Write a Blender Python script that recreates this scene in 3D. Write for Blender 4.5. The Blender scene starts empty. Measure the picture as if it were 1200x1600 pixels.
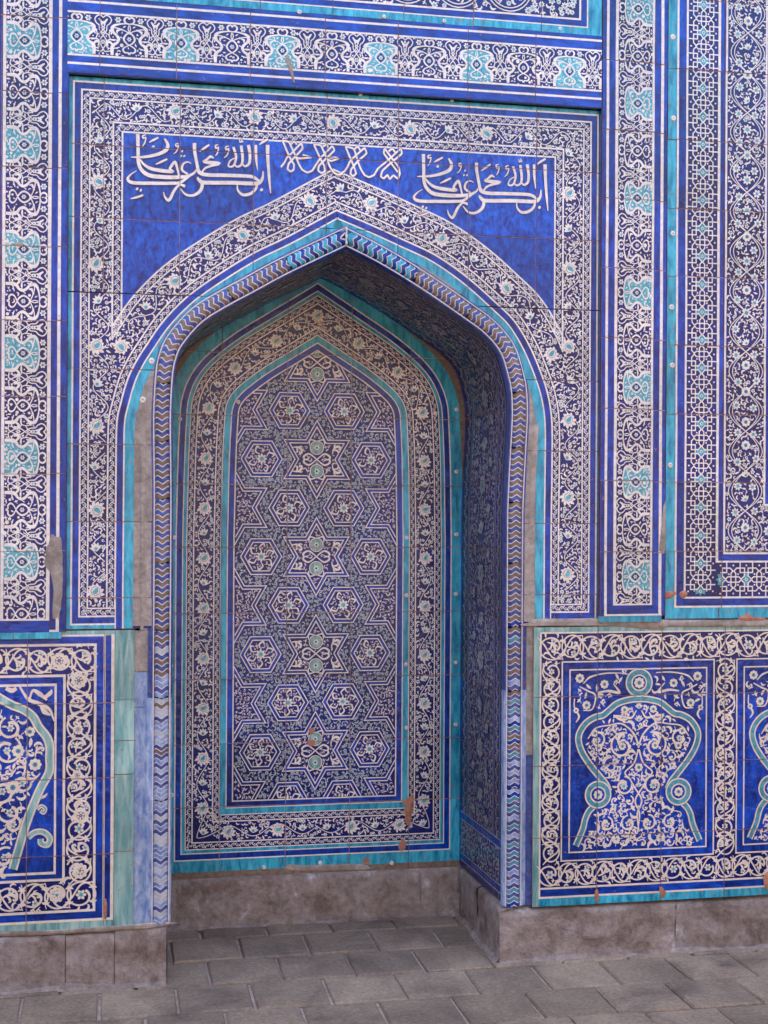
import bpy, math, random
import numpy as np
from mathutils import Matrix, Vector
random.seed(7); RNG = np.random.default_rng(7)

# ------------------------------------------------------------------ camera, sky, sun, exposure
FPX, YAW, ROLL, DIST, EYE = 2113.0, math.radians(11.21), math.radians(0.32), 4.75, 1.635
CAMX = -DIST * math.tan(YAW + math.atan((525 - 600) / FPX))
sc = bpy.context.scene
_r = Vector((math.cos(YAW), -math.sin(YAW), 0)); _f = Vector((math.sin(YAW), math.cos(YAW), 0)); _u = Vector((0, 0, 1))
_r3 = _r * math.cos(ROLL) + _u * math.sin(ROLL); _u3 = _u * math.cos(ROLL) - _r * math.sin(ROLL)
cam = bpy.data.objects.new('camera', bpy.data.cameras.new('camera'))
sc.collection.objects.link(cam); sc.camera = cam
cam.matrix_world = Matrix(((_r3.x, _u3.x, -_f.x, CAMX), (_r3.y, _u3.y, -_f.y, -DIST), (_r3.z, _u3.z, -_f.z, EYE), (0, 0, 0, 1)))
cam.data.sensor_fit = 'VERTICAL'; cam.data.sensor_height = 36.0; cam.data.sensor_width = 27.0
cam.data.lens = FPX / 1600 * 36.0; cam.data.clip_end = 500.0; cam.data.clip_start = 0.05

SUN_EL, SUN_AZ = math.radians(50), math.radians(-20)      # azimuth from +Y (behind the facade), positive to +X
world = bpy.data.worlds.new('World'); sc.world = world; world.use_nodes = True
wn = world.node_tree.nodes; wl = world.node_tree.links
sky = wn.new('ShaderNodeTexSky'); sky.sky_type = 'NISHITA'; sky.sun_disc = False
sky.sun_elevation = SUN_EL; sky.sun_rotation = SUN_AZ
sky.air_density = 0.8; sky.dust_density = 4.2; sky.ozone_density = 0.4
wn['Background'].inputs['Strength'].default_value = 0.15
wl.new(sky.outputs['Color'], wn['Background'].inputs['Color'])
sund = bpy.data.lights.new('sun', 'SUN'); sund.energy = 2.4; sund.angle = math.radians(0.53); sund.color = (1.0, 0.93, 0.84)
sun = bpy.data.objects.new('sun', sund); sc.collection.objects.link(sun)
_sd = Vector((math.sin(SUN_AZ) * math.cos(SUN_EL), math.cos(SUN_AZ) * math.cos(SUN_EL), math.sin(SUN_EL)))
sun.rotation_euler = _sd.to_track_quat('Z', 'Y').to_euler(); sun.location = _sd * 20
vs = sc.view_settings; vs.view_transform = 'Standard'; vs.look = 'None'; vs.gamma = 1.0; vs.use_curve_mapping = False
vs.exposure = 2.85
sc.cycles.max_bounces = 6; sc.cycles.diffuse_bounces = 4; sc.cycles.glossy_bounces = 3
sc.cycles.caustics_reflective = False; sc.cycles.caustics_refractive = False

# ------------------------------------------------------------------ survey helper
def W(x, y, Y=0.0):
    """a measured photo point -> (X, Z) on the vertical plane at depth Y of the real wall"""
    a = float((x - 600) / FPX); b = float((y - 800) / FPX)
    d = _f + a * _r3 - b * _u3
    t = (DIST + Y) / d.y
    return CAMX + d.x * t, EYE + d.z * t
def WX(x, y=500, Y=0.0): return W(x, y, Y)[0]
def WZ(x, y, Y=0.0): return W(x, y, Y)[1]
def WP(pts, Y=0.0): return [W(x, y, Y) for x, y in pts]

# ------------------------------------------------------------------ materials
def srgb(r, g, b):
    f = lambda c: (c / 255 / 12.92) if c / 255 <= 0.04045 else ((c / 255 + 0.055) / 1.055) ** 2.4
    return (f(r), f(g), f(b), 1)
MATS = []; MI = {}
def mat_base(name):
    m = bpy.data.materials.new(name); m.use_nodes = True
    MI[name] = len(MATS); MATS.append(m)
    return m, m.node_tree.nodes, m.node_tree.links, m.node_tree.nodes['Principled BSDF']
def glaze(name, c1, c2, rough=0.2, stroke=(9, 9, 9), scale=9.0, wear=0.62, chip=(150, 112, 95), rnd=0.16, bump=0.12):
    m, n, l, p = mat_base(name)
    geo = n.new('ShaderNodeNewGeometry')
    mp = n.new('ShaderNodeMapping'); mp.inputs['Scale'].default_value = stroke; l.new(geo.outputs['Position'], mp.inputs['Vector'])
    nz = n.new('ShaderNodeTexNoise'); nz.inputs['Scale'].default_value = scale; nz.inputs['Detail'].default_value = 3; nz.inputs['Roughness'].default_value = 0.62
    nz.inputs['Distortion'].default_value = 0.45; l.new(mp.outputs[0], nz.inputs['Vector'])
    cr = n.new('ShaderNodeValToRGB'); cr.color_ramp.elements[0].position = 0.32; cr.color_ramp.elements[1].position = 0.68
    cr.color_ramp.elements[0].color = c1; cr.color_ramp.elements[1].color = c2; l.new(nz.outputs['Fac'], cr.inputs['Fac'])
    oi = n.new('ShaderNodeObjectInfo')
    mr = n.new('ShaderNodeMapRange'); mr.inputs['To Min'].default_value = 1 - rnd; mr.inputs['To Max'].default_value = 1 + rnd; l.new(oi.outputs['Random'], mr.inputs['Value'])
    lf = n.new('ShaderNodeTexNoise'); lf.inputs['Scale'].default_value = 3.1; lf.inputs['Detail'].default_value = 2; l.new(geo.outputs['Position'], lf.inputs['Vector'])
    lm = n.new('ShaderNodeMapRange'); lm.inputs['From Min'].default_value = .3; lm.inputs['From Max'].default_value = .7; lm.inputs['To Min'].default_value = .86; lm.inputs['To Max'].default_value = 1.12; l.new(lf.outputs['Fac'], lm.inputs['Value'])
    lx = n.new('ShaderNodeMath'); lx.operation = 'MULTIPLY'; l.new(lm.outputs[0], lx.inputs[0]); l.new(mr.outputs[0], lx.inputs[1])
    hs = n.new('ShaderNodeHueSaturation'); l.new(lx.outputs[0], hs.inputs['Value']); l.new(cr.outputs['Color'], hs.inputs['Color'])
    # chipped glaze and grime specks
    w1 = n.new('ShaderNodeTexNoise'); w1.inputs['Scale'].default_value = 55; w1.inputs['Detail'].default_value = 3; w1.inputs['Roughness'].default_value = 0.7; l.new(geo.outputs['Position'], w1.inputs['Vector'])
    wr = n.new('ShaderNodeValToRGB'); wr.color_ramp.elements[0].position = wear; wr.color_ramp.elements[1].position = wear + 0.06; l.new(w1.outputs['Fac'], wr.inputs['Fac'])
    mx = n.new('ShaderNodeMixRGB'); mx.inputs['Color2'].default_value = srgb(*chip); l.new(hs.outputs[0], mx.inputs['Color1'])
    wm = n.new('ShaderNodeMath'); wm.operation = 'MULTIPLY'; wm.inputs[1].default_value = 0.75; l.new(wr.outputs['Color'], wm.inputs[0]); l.new(wm.outputs[0], mx.inputs['Fac'])
    l.new(mx.outputs[0], p.inputs['Base Color'])
    r1 = n.new('ShaderNodeMapRange'); r1.inputs['To Min'].default_value = rough * 0.7; r1.inputs['To Max'].default_value = rough * 1.5; l.new(nz.outputs['Fac'], r1.inputs['Value'])
    rm = n.new('ShaderNodeMath'); rm.operation = 'MAXIMUM'; l.new(r1.outputs[0], rm.inputs[0])
    rw = n.new('ShaderNodeMath'); rw.operation = 'MULTIPLY'; rw.inputs[1].default_value = 0.7; l.new(wr.outputs['Color'], rw.inputs[0]); l.new(rw.outputs[0], rm.inputs[1])
    l.new(rm.outputs[0], p.inputs['Roughness'])
    b1 = n.new('ShaderNodeTexNoise'); b1.inputs['Scale'].default_value = 38; b1.inputs['Detail'].default_value = 3; l.new(geo.outputs['Position'], b1.inputs['Vector'])
    bp = n.new('ShaderNodeBump'); bp.inputs['Strength'].default_value = bump; bp.inputs['Distance'].default_value = 0.01; l.new(b1.outputs['Fac'], bp.inputs['Height'])
    l.new(bp.outputs[0], p.inputs['Normal'])
    p.inputs['IOR'].default_value = 1.5; p.inputs['Specular IOR Level'].default_value = 0.42
    return m
def stone(name, cols, scale=6.0, rough=0.85, bump=0.5, fine=60, rnd=0.12):
    m, n, l, p = mat_base(name)
    geo = n.new('ShaderNodeNewGeometry')
    nz = n.new('ShaderNodeTexNoise'); nz.inputs['Scale'].default_value = scale; nz.inputs['Detail'].default_value = 7; nz.inputs['Roughness'].default_value = 0.65; nz.inputs['Distortion'].default_value = 0.6
    l.new(geo.outputs['Position'], nz.inputs['Vector'])
    cr = n.new('ShaderNodeValToRGB'); e = cr.color_ramp.elements
    pos = np.linspace(0.28, 0.72, len(cols))
    e[0].position = pos[0]; e[0].color = srgb(*cols[0]); e[1].position = pos[-1]; e[1].color = srgb(*cols[-1])
    for q, c in zip(pos[1:-1], cols[1:-1]):
        k = e.new(q); k.color = srgb(*c)
    l.new(nz.outputs['Fac'], cr.inputs['Fac'])
    oi = n.new('ShaderNodeObjectInfo'); mr = n.new('ShaderNodeMapRange'); mr.inputs['To Min'].default_value = 1 - rnd; mr.inputs['To Max'].default_value = 1 + rnd; l.new(oi.outputs['Random'], mr.inputs['Value'])
    f2 = n.new('ShaderNodeTexNoise'); f2.inputs['Scale'].default_value = fine; f2.inputs['Detail'].default_value = 8; f2.inputs['Roughness'].default_value = 0.75; l.new(geo.outputs['Position'], f2.inputs['Vector'])
    fr = n.new('ShaderNodeMapRange'); fr.inputs['From Min'].default_value = 0.3; fr.inputs['From Max'].default_value = 0.7; fr.inputs['To Min'].default_value = 0.6; fr.inputs['To Max'].default_value = 1.38; l.new(f2.outputs['Fac'], fr.inputs['Value'])
    mu = n.new('ShaderNodeMath'); mu.operation = 'MULTIPLY'; l.new(mr.outputs[0], mu.inputs[0]); l.new(fr.outputs[0], mu.inputs[1])
    hs = n.new('ShaderNodeHueSaturation'); l.new(mu.outputs[0], hs.inputs['Value']); l.new(cr.outputs['Color'], hs.inputs['Color'])
    l.new(hs.outputs[0], p.inputs['Base Color'])
    p.inputs['Roughness'].default_value = rough
    ad = n.new('ShaderNodeMath'); l.new(f2.outputs['Fac'], ad.inputs[0]); l.new(nz.outputs['Fac'], ad.inputs[1])
    bp = n.new('ShaderNodeBump'); bp.inputs['Strength'].default_value = bump; bp.inputs['Distance'].default_value = 0.012; l.new(ad.outputs[0], bp.inputs['Height']); l.new(bp.outputs[0], p.inputs['Normal'])
    return m
glaze('navy', srgb(3, 13, 74), srgb(10, 36, 122), 0.17, (5, 5, 5), 8, 0.68, rnd=.26)                 # ornament ground
glaze('cobalt', srgb(2, 26, 100), srgb(8, 74, 178), 0.13, (3, 3, 1.0), 14, 0.67, rnd=.3, bump=.3)           # upright strokes
glaze('cobalt_flat', srgb(2, 26, 100), srgb(8, 74, 178), 0.13, (1.0, 1.0, 3), 14, 0.67, rnd=.3, bump=.3)    # level strokes
glaze('cobalt_field', srgb(0, 30, 116), srgb(10, 98, 208), 0.14, (3.4, 3.4, 1.9), 15, 0.69, rnd=.28, bump=.3)
glaze('white', srgb(224, 208, 192), srgb(245, 233, 219), 0.25, (5, 5, 5), 9, 0.70, rnd=0.05)
glaze('turquoise', srgb(6, 118, 148), srgb(72, 192, 210), 0.2, (4, 4, 1.0), 12, 0.60)
glaze('celadon', srgb(84, 146, 144), srgb(172, 200, 184), 0.2, (5, 5, 0.7), 10, 0.62)
glaze('teal_flower', srgb(52, 146, 162), srgb(104, 186, 192), 0.22, (5, 5, 5), 12)
glaze('brown', srgb(104, 86, 72), srgb(140, 118, 100), 0.35, (5, 5, 5), 10, 0.6)
glaze('slate', srgb(50, 64, 122), srgb(80, 98, 158), 0.3, (5, 5, 5), 10, 0.6)
glaze('sea', srgb(50, 126, 140), srgb(96, 160, 164), 0.25, (5, 5, 5), 10, 0.6)
glaze('lavender', srgb(96, 126, 178), srgb(184, 198, 216), 0.22, (4, 4, 1.8), 10, 0.62)
glaze('outline', srgb(58, 30, 84), srgb(84, 50, 110), 0.3, (5, 5, 5), 8)
glaze('mauve_white', srgb(206, 190, 192), srgb(228, 214, 212), 0.3, (5, 5, 5), 9, 0.64, rnd=0.05)
glaze('grey_leaf', srgb(160, 170, 174), srgb(200, 200, 198), 0.3, (5, 5, 5), 9, 0.66, rnd=0.05)
glaze('cream', srgb(222, 200, 176), srgb(240, 224, 202), 0.22, (5, 5, 5), 9, 0.70, rnd=0.05)
glaze('shade_soot_white', srgb(146, 138, 138), srgb(184, 174, 170), 0.35, (5, 5, 5), 9, 0.62, (90, 76, 66))  # white darkened mostly for the reveal's shade, partly for soot
stone('mortar', [(172, 142, 126), (200, 172, 156), (216, 194, 180)], 14, 0.9, 0.3)
stone('plaster', [(136, 120, 106), (166, 150, 136), (186, 172, 160)], 9, 0.9, 0.4, 40)
stone('terracotta', [(168, 106, 82), (194, 134, 106)], 12, 0.9, 0.3)
stone('plinth_stone', [(100, 82, 72), (138, 118, 106), (162, 144, 132), (168, 150, 140), (214, 204, 198)], 6.5, 0.95, 1.0, 34)
stone('paver_stone', [(92, 78, 68), (132, 112, 94), (154, 132, 110), (166, 144, 120)], 3.2, 0.85, 0.4, 70, 0.15)
stone('ground_earth', [(96, 86, 78), (120, 108, 98)], 2.0, 0.95, 0.4)
stone('sand_brick', [(122, 106, 92), (148, 132, 114)], 1.2, 0.95, 0.3)

# ------------------------------------------------------------------ objects
COL = sc.collection
def link(o, parent=None):
    COL.objects.link(o)
    if parent is not None: o.parent = parent
    return o
def thing(name, label, cat, loc=(0, 0, 0), group=None):
    o = bpy.data.objects.new(name, None); o.location = loc; o.empty_display_size = 0.1
    o['label'] = label; o['category'] = cat
    if group: o['group'] = group
    return link(o)
def mesh_obj(name, verts, faces, mids, parent=None, origin=(0, 0, 0), smooth=False):
    me = bpy.data.meshes.new(name)
    v = np.asarray(verts, float) - np.asarray(origin, float)
    me.from_pydata(v.tolist(), [], faces)
    used = sorted(set(mids)); remap = {k: i for i, k in enumerate(used)}
    for k in used: me.materials.append(MATS[k])
    me.polygons.foreach_set('material_index', [remap[k] for k in mids])
    if smooth: me.polygons.foreach_set('use_smooth', [True] * len(faces))
    me.update()
    o = bpy.data.objects.new(name, me)
    link(o, parent)
    pl = Vector(parent.location) if parent is not None else Vector((0, 0, 0))
    if parent is not None and parent.parent is not None: pl = pl + Vector(parent.parent.location)
    o.location = Vector(origin) - pl
    return o

# ------------------------------------------------------------------ 2-D drawing of the glaze
def catmull(pts, n=6, closed=False):
    P = np.asarray(pts, float)
    if closed: P = np.vstack([P[-1], P, P[0], P[1]])
    else: P = np.vstack([2 * P[0] - P[1], P, 2 * P[-1] - P[-2]])
    t = np.linspace(0, 1, n, endpoint=False)[:, None]
    out = []
    for i in range(1, len(P) - 2):
        a, b, c, d = P[i - 1], P[i], P[i + 1], P[i + 2]
        out.append(0.5 * (2 * b + (c - a) * t + (2 * a - 5 * b + 4 * c - d) * t ** 2 + (3 * b - a - 3 * c + d) * t ** 3))
    out.append(P[-2][None])
    return np.vstack(out)
def miter(P, closed=False):
    P = np.asarray(P, float)
    if closed:
        d0 = P - np.roll(P, 1, 0); d1 = np.roll(P, -1, 0) - P
    else:
        d = np.diff(P, axis=0); d0 = np.vstack([d[:1], d]); d1 = np.vstack([d, d[-1:]])
    d0 = d0 / np.maximum(np.linalg.norm(d0, axis=1, keepdims=True), 1e-9); d1 = d1 / np.maximum(np.linalg.norm(d1, axis=1, keepdims=True), 1e-9)
    n0 = np.stack([-d0[:, 1], d0[:, 0]], 1); n1 = np.stack([-d1[:, 1], d1[:, 0]], 1)
    den = np.maximum(1 + (n0 * n1).sum(1, keepdims=True), 0.35)
    return (n0 + n1) / den
def strip(P, w, closed=False):
    """quads of a ribbon along P of (varying) width w"""
    P = np.asarray(P, float); N = miter(P, closed); w = np.broadcast_to(np.asarray(w, float), (len(P),))[:, None] / 2
    A = P + N * w; B = P - N * w
    if closed: A = np.vstack([A, A[:1]]); B = np.vstack([B, B[:1]])
    return np.stack([A[:-1], B[:-1], B[1:], A[1:]], 1)
def fan(pts, c=None):
    P = np.asarray(pts, float); c = P.mean(0) if c is None else np.asarray(c, float)
    Q = np.roll(P, -1, 0)
    C = np.repeat(c[None], len(P), 0)
    return np.stack([C, P, Q, Q], 1)
def circle(r, n=10, cx=0, cz=0, ph=0.0):
    a = np.arange(n) / n * 2 * math.pi + ph
    return np.stack([cx + r * np.cos(a), cz + r * np.sin(a)], 1)
# stamps: lists of (quads, material, layer), unit size about 1
def T_comma():
    p = catmull([(-.5, -.15), (-.15, .12), (.2, .1), (.45, -.15), (.4, -.35)], 2); w = np.array([.1, .2, .3, .34, .34, .3, .24, .16, .08])
    return [(strip(p, w), 'white', 0)]
def T_leaf():
    p = np.array([(-.5, 0), (-.2, .05), (.1, .05), (.5, 0)]); return [(strip(p, [.06, .34, .36, .03]), 'white', 0)]
def T_curl():
    a = np.linspace(0, 1.6 * math.pi, 9); r = np.linspace(.5, .18, 9)
    return [(strip(np.stack([r * np.cos(a), r * np.sin(a)], 1), np.linspace(.12, .22, 9)), 'white', 0), (fan(circle(.15, 5)), 'white', 0)]
def T_tref():
    o = []
    for k in (-1, 0, 1):
        a = k * 0.9; p = np.array([(0, 0), (.28 * math.cos(a), .28 * math.sin(a)), (.55 * math.cos(a * 1.15), .55 * math.sin(a * 1.15))])
        o.append((strip(p, [.08, .3, .05]), 'white', 0))
    o.append((strip(np.array([(-.5, -.1), (-.2, .02), (0, 0)]), .1), 'white', 0)); return o
def T_daisy(n=6, teal=True, core=.2):
    o = []
    for k in range(n):
        a = k / n * 2 * math.pi; c, s = math.cos(a), math.sin(a)
        p = np.array([(.1 * c, .1 * s), (.34 * c, .34 * s), (.5 * c, .5 * s)])
        o.append((strip(p, [.1, .8 * 2.4 / n, .3 * 2.4 / n]), 'white', 0))
    o.append((fan(circle(core, 6)), 'teal_flower' if teal else 'navy', 1)); return o
def T_big():
    """large open blossom: ring of pointed white petals, teal drop in the middle"""
    o = []
    for k in range(11):
        a = k / 11 * 2 * math.pi + .3; c, s = math.cos(a), math.sin(a); L = .5 * (1.0 if k % 2 else .88) * (1.12 if s < 0 else .95)
        d = .35
        p = np.array([(.16 * c, .16 * s), (.36 * L * 2 * math.cos(a + .08), .36 * L * 2 * math.sin(a + .08)), (L * math.cos(a + d * .6), L * math.sin(a + d * .6))])
        o.append((strip(p, [.12, .2, .05]), 'white', 1))
    o.append((fan(circle(.33, 10)), 'white', 1))
    o.append((fan(circle(.27, 9, .02, .02)), 'outline', 2)); o.append((fan(circle(.245, 9, .02, .02)), 'white', 3))
    o.append((fan(np.array([(-.13, -.12), (.02, -.17), (.16, -.06), (.2, .14), (.1, .2), (-.06, .1), (-.16, 0)])), 'teal_flower', 4))
    return o
def T_lotus():
    o = []
    for k in (-2, -1, 0, 1, 2):
        a = math.pi / 2 + k * .55; c, s = math.cos(a), math.sin(a)
        p = np.array([(0, -.2), (.3 * c, -.1 + .34 * s), (.52 * c, -.12 + .6 * s)])
        o.append((strip(p, [.1, .24, .05]), 'white', 1 if k % 2 else 2))
    o.append((fan(circle(.15, 6, 0, -.02)), 'teal_flower', 3)); return o
def T_rosette():
    o = [(fan(circle(.36, 12)), 'outline', 0)]
    for k in range(9):
        a = k / 9 * 2 * math.pi; o.append((fan(circle(.145, 7, .36 * math.cos(a), .36 * math.sin(a))), 'white', 1))
    for k in range(6):
        a = k / 6 * 2 * math.pi; o.append((fan(circle(.075, 5, .16 * math.cos(a), .16 * math.sin(a))), 'white', 2))
    o.append((fan(circle(.07, 6)), 'sea', 3)); return o
def T_ros2():
    o = []
    for k in range(8):
        a = k / 8 * 2 * math.pi; o.append((fan(circle(.16, 7, .34 * math.cos(a), .34 * math.sin(a))), 'white', 1))
    o.append((fan(circle(.3, 9)), 'white', 1)); o.append((fan(circle(.2, 8)), 'sea', 2)); o.append((fan(circle(.07, 5)), 'outline', 3)); return o
def T_acan():
    """thick arabesque half-leaf with a hooked tip"""
    p = catmull([(-.55, -.25), (-.3, .0), (.0, .14), (.32, .1), (.5, -.1), (.36, -.24), (.24, -.12)], 3)
    w = np.interp(np.linspace(0, 1, len(p)), [0, .3, .5, .75, 1], [.08, .2, .26, .16, .1])
    q = catmull([(-.25, .02), (-.02, -.12), (.1, -.34), (-.04, -.44)], 3); w2 = np.interp(np.linspace(0, 1, len(q)), [0, .5, 1], [.1, .2, .04])
    r = catmull([(-.05, .14), (.1, .34), (.34, .4)], 3)
    return [(strip(p, w), 'white', 0), (strip(q, w2), 'white', 0), (strip(r, np.interp(np.linspace(0, 1, len(r)), [0, .5, 1], [.1, .16, .03])), 'white', 0)]
def T_dot(): return [(fan(circle(.5, 7)), 'white', 0)]
def squash(t):                                                       # merge pieces that share material and layer
    d = {}
    for q, m, l in t: d.setdefault((m, l), []).append(q)
    return [(np.vstack(v), m, np.concatenate([np.full(len(p), l + .025 * i) for i, p in enumerate(v)])) for (m, l), v in d.items()]
ST = {k: squash(v) for k, v in dict(comma=T_comma(), leaf=T_leaf(), curl=T_curl(), tref=T_tref(), d5=T_daisy(5), d6=T_daisy(6), d6n=T_daisy(6, False), d8=T_daisy(8, True, .22),
      big=T_big(), lotus=T_lotus(), rosette=T_rosette(), ros2=T_ros2(), acan=T_acan(), dot=T_dot()).items()}

class Canvas:
    def __init__(s, bbox=None, cell=0.002):
        s.Q = []; s.M = []; s.L = []; s.cell = cell
        s.swap = {}; s.track = True
        if bbox:
            s.b = bbox; s.occ = np.zeros((int((bbox[2] - bbox[0]) / cell) + 2, int((bbox[3] - bbox[1]) / cell) + 2), bool)
        else: s.b = None
    def quads(s, q, mat, lay):
        q = np.asarray(q, float)
        if len(q) == 0: return
        s.n = getattr(s, 'n', 0) + 1
        L = np.full(len(q), float(lay)) if np.isscalar(lay) else np.asarray(lay, float)
        if np.min(L) > .01: L = L + (s.n % 37) * .012                   # no two strokes share one plane
        s.Q.append(q); s.M.append(np.full(len(q), MI[s.swap.get(mat, mat)])); s.L.append(L)
    def mark(s, x, z, r):
        if s.b is None: return
        c = s.cell; k = int(math.ceil(r / c)); i = int((x - s.b[0]) / c); j = int((z - s.b[1]) / c)
        i0, i1, j0, j1 = max(i - k, 0), i + k + 1, max(j - k, 0), j + k + 1
        if i1 <= 0 or j1 <= 0: return
        s.occ[i0:i1, j0:j1] = True
    def free(s, x, z, r):
        c = s.cell
        for dx, dz in ((0, 0), (1, 0), (-1, 0), (0, 1), (0, -1), (.7, .7), (-.7, .7), (.7, -.7), (-.7, -.7)):
            i = int((x + dx * r - s.b[0]) / c); j = int((z + dz * r - s.b[1]) / c)
            if i < 0 or j < 0 or i >= s.occ.shape[0] or j >= s.occ.shape[1] or s.occ[i, j]: return False
        return True
    def ribbon(s, P, w, mat='white', lay=2, closed=False, out=0.0):
        P = np.asarray(P, float)
        q = strip(P, w, closed); s.quads(q, mat, lay + np.linspace(0, .3, len(q)))
        if out: s.quads(strip(P, np.asarray(w) + 2 * out, closed), 'outline', lay - .5 + np.linspace(0, .3, len(q)))
        if s.b is not None and s.track:
            ww = np.broadcast_to(np.asarray(w, float), (len(P),))
            for k in range(len(P) - 1 + closed):
                a = P[k]; b = P[(k + 1) % len(P)]; n = max(1, int(np.hypot(*(b - a)) / 0.003))
                for t in range(n): 
                    q = a + (b - a) * t / n; s.mark(q[0], q[1], ww[k] / 2)
    def curve(s, pts, w, mat='white', lay=2, n=5, closed=False, out=0.0):
        P = catmull(pts, n, closed)
        if closed: P = P[:-1]
        if not np.isscalar(w): w = np.interp(np.linspace(0, 1, len(P)), np.linspace(0, 1, len(w)), w)
        s.ribbon(P, w, mat, lay, closed, out)
    def poly(s, pts, mat, lay, c=None): s.quads(fan(pts, c), mat, lay)
    def rect(s, x0, z0, x1, z1, mat, lay, n=1, m=1):
        xs = np.linspace(x0, x1, n + 1); zs = np.linspace(z0, z1, m + 1)
        s.quads([[(xs[i], zs[j]), (xs[i + 1], zs[j]), (xs[i + 1], zs[j + 1]), (xs[i], zs[j + 1])] for i in range(n) for j in range(m)], mat, lay)
    def stamp(s, name, x, z, size, rot=0.0, flip=1, lay=2, squeeze=1.0, mk=0.42):
        c, sn = math.cos(rot), math.sin(rot)
        R = np.array([[c, sn], [-sn, c]]) 
        for q, m, l in ST[name]:
            v = q * np.array([size, size * flip * squeeze]); s.quads(v @ R + np.array([x, z]), m, lay + l)
        if s.b is not None and mk: s.mark(x, z, size * mk)
    def fill(s, inside, spacing, size, names, lay=2, tries=1.0, sizes=(.8, 1.25), bbox=None):
        b = bbox or s.b; A = (b[2] - b[0]) * (b[3] - b[1]); N = int(A / spacing ** 2 * 6.0 * tries)
        P = RNG.random((N, 2)) * np.array([b[2] - b[0], b[3] - b[1]]) + np.array([b[0], b[1]])
        P = P[inside(P[:, 0], P[:, 1])]
        for x, z in P:
            k = size * random.uniform(*sizes)
            if s.free(x, z, k * .33): s.stamp(random.choice(names), x, z, k, random.random() * 6.283, random.choice((1, -1)), lay, mk=.26)
    def cat(s):
        if s.Q and not (len(s.Q) == 1): s.Q = [np.vstack(s.Q)]; s.M = [np.concatenate(s.M)]; s.L = [np.concatenate(s.L)]
        return s.Q[0], s.M[0], s.L[0]
    def merge(s, o):
        q, m, l = o.cat(); s.Q.append(q); s.M.append(m); s.L.append(l)
    def clip(s, axis, c, keep):                                       # keep -1: below c, +1: above c
        q, m, l = s.cat(); v = (q[:, :, axis] - c) * keep
        full = (v >= -1e-9).all(1); some = (v > 1e-9).any(1) & ~full
        nq = [q[full]]; nm = [m[full]]; nl = [l[full]]
        e = []; em = []; el = []
        for k in np.nonzero(some)[0]:
            for t in clip_half(q[k], axis, c, keep): e.append(t); em.append(m[k]); el.append(l[k])
        if e: nq.append(np.array(e)); nm.append(np.array(em)); nl.append(np.array(el))
        s.Q = [np.vstack(nq)]; s.M = [np.concatenate(nm)]; s.L = [np.concatenate(nl)]
    def mask(s, start, fn):                                           # drop quads (added since start) whose middle fails fn
        for k in range(start, len(s.Q)):
            c = s.Q[k].mean(1); ok = fn(c[:, 0], c[:, 1]); s.Q[k] = s.Q[k][ok]; s.M[k] = s.M[k][ok]; s.L[k] = s.L[k][ok]
    def cut(s, axis, c, h):
        q, m, l = s.cat(); mn = q[:, :, axis].min(1); mx = q[:, :, axis].max(1)
        hit = (mn < c + h) & (mx > c - h)
        nq = [q[~hit]]; nm = [m[~hit]]; nl = [l[~hit]]; e = []; em = []; el = []
        for k in np.nonzero(hit)[0]:
            if mn[k] < c - h:
                for t in clip_half(q[k], axis, c - h, -1): e.append(t); em.append(m[k]); el.append(l[k])
            if mx[k] > c + h:
                for t in clip_half(q[k], axis, c + h, 1): e.append(t); em.append(m[k]); el.append(l[k])
        if e: nq.append(np.array(e)); nm.append(np.array(em)); nl.append(np.array(el))
        s.Q = [np.vstack(nq)]; s.M = [np.concatenate(nm)]; s.L = [np.concatenate(nl)]
def clip_half(quad, axis, c, keep):
    pts = [tuple(p) for p in quad]; o = []
    for i in range(4):
        a, b = pts[i], pts[(i + 1) % 4]; da = (a[axis] - c) * keep; db = (b[axis] - c) * keep
        if da >= 0: o.append(a)
        if (da > 0 and db < 0) or (da < 0 and db > 0):
            t = da / (da - db); o.append((a[0] + (b[0] - a[0]) * t, a[1] + (b[1] - a[1]) * t))
    r = []
    for p in o:
        if not r or abs(p[0] - r[-1][0]) + abs(p[1] - r[-1][1]) > 1e-7: r.append(p)
    if len(r) > 2 and abs(r[0][0] - r[-1][0]) + abs(r[0][1] - r[-1][1]) < 1e-7: r.pop()
    if len(r) < 3: return []
    out = []; k = 1
    while k < len(r) - 1:
        if k + 2 < len(r): out.append((r[0], r[k], r[k + 1], r[k + 2])); k += 2
        else: out.append((r[0], r[k], r[k + 1], r[k + 1])); k += 1
    return out

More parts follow.
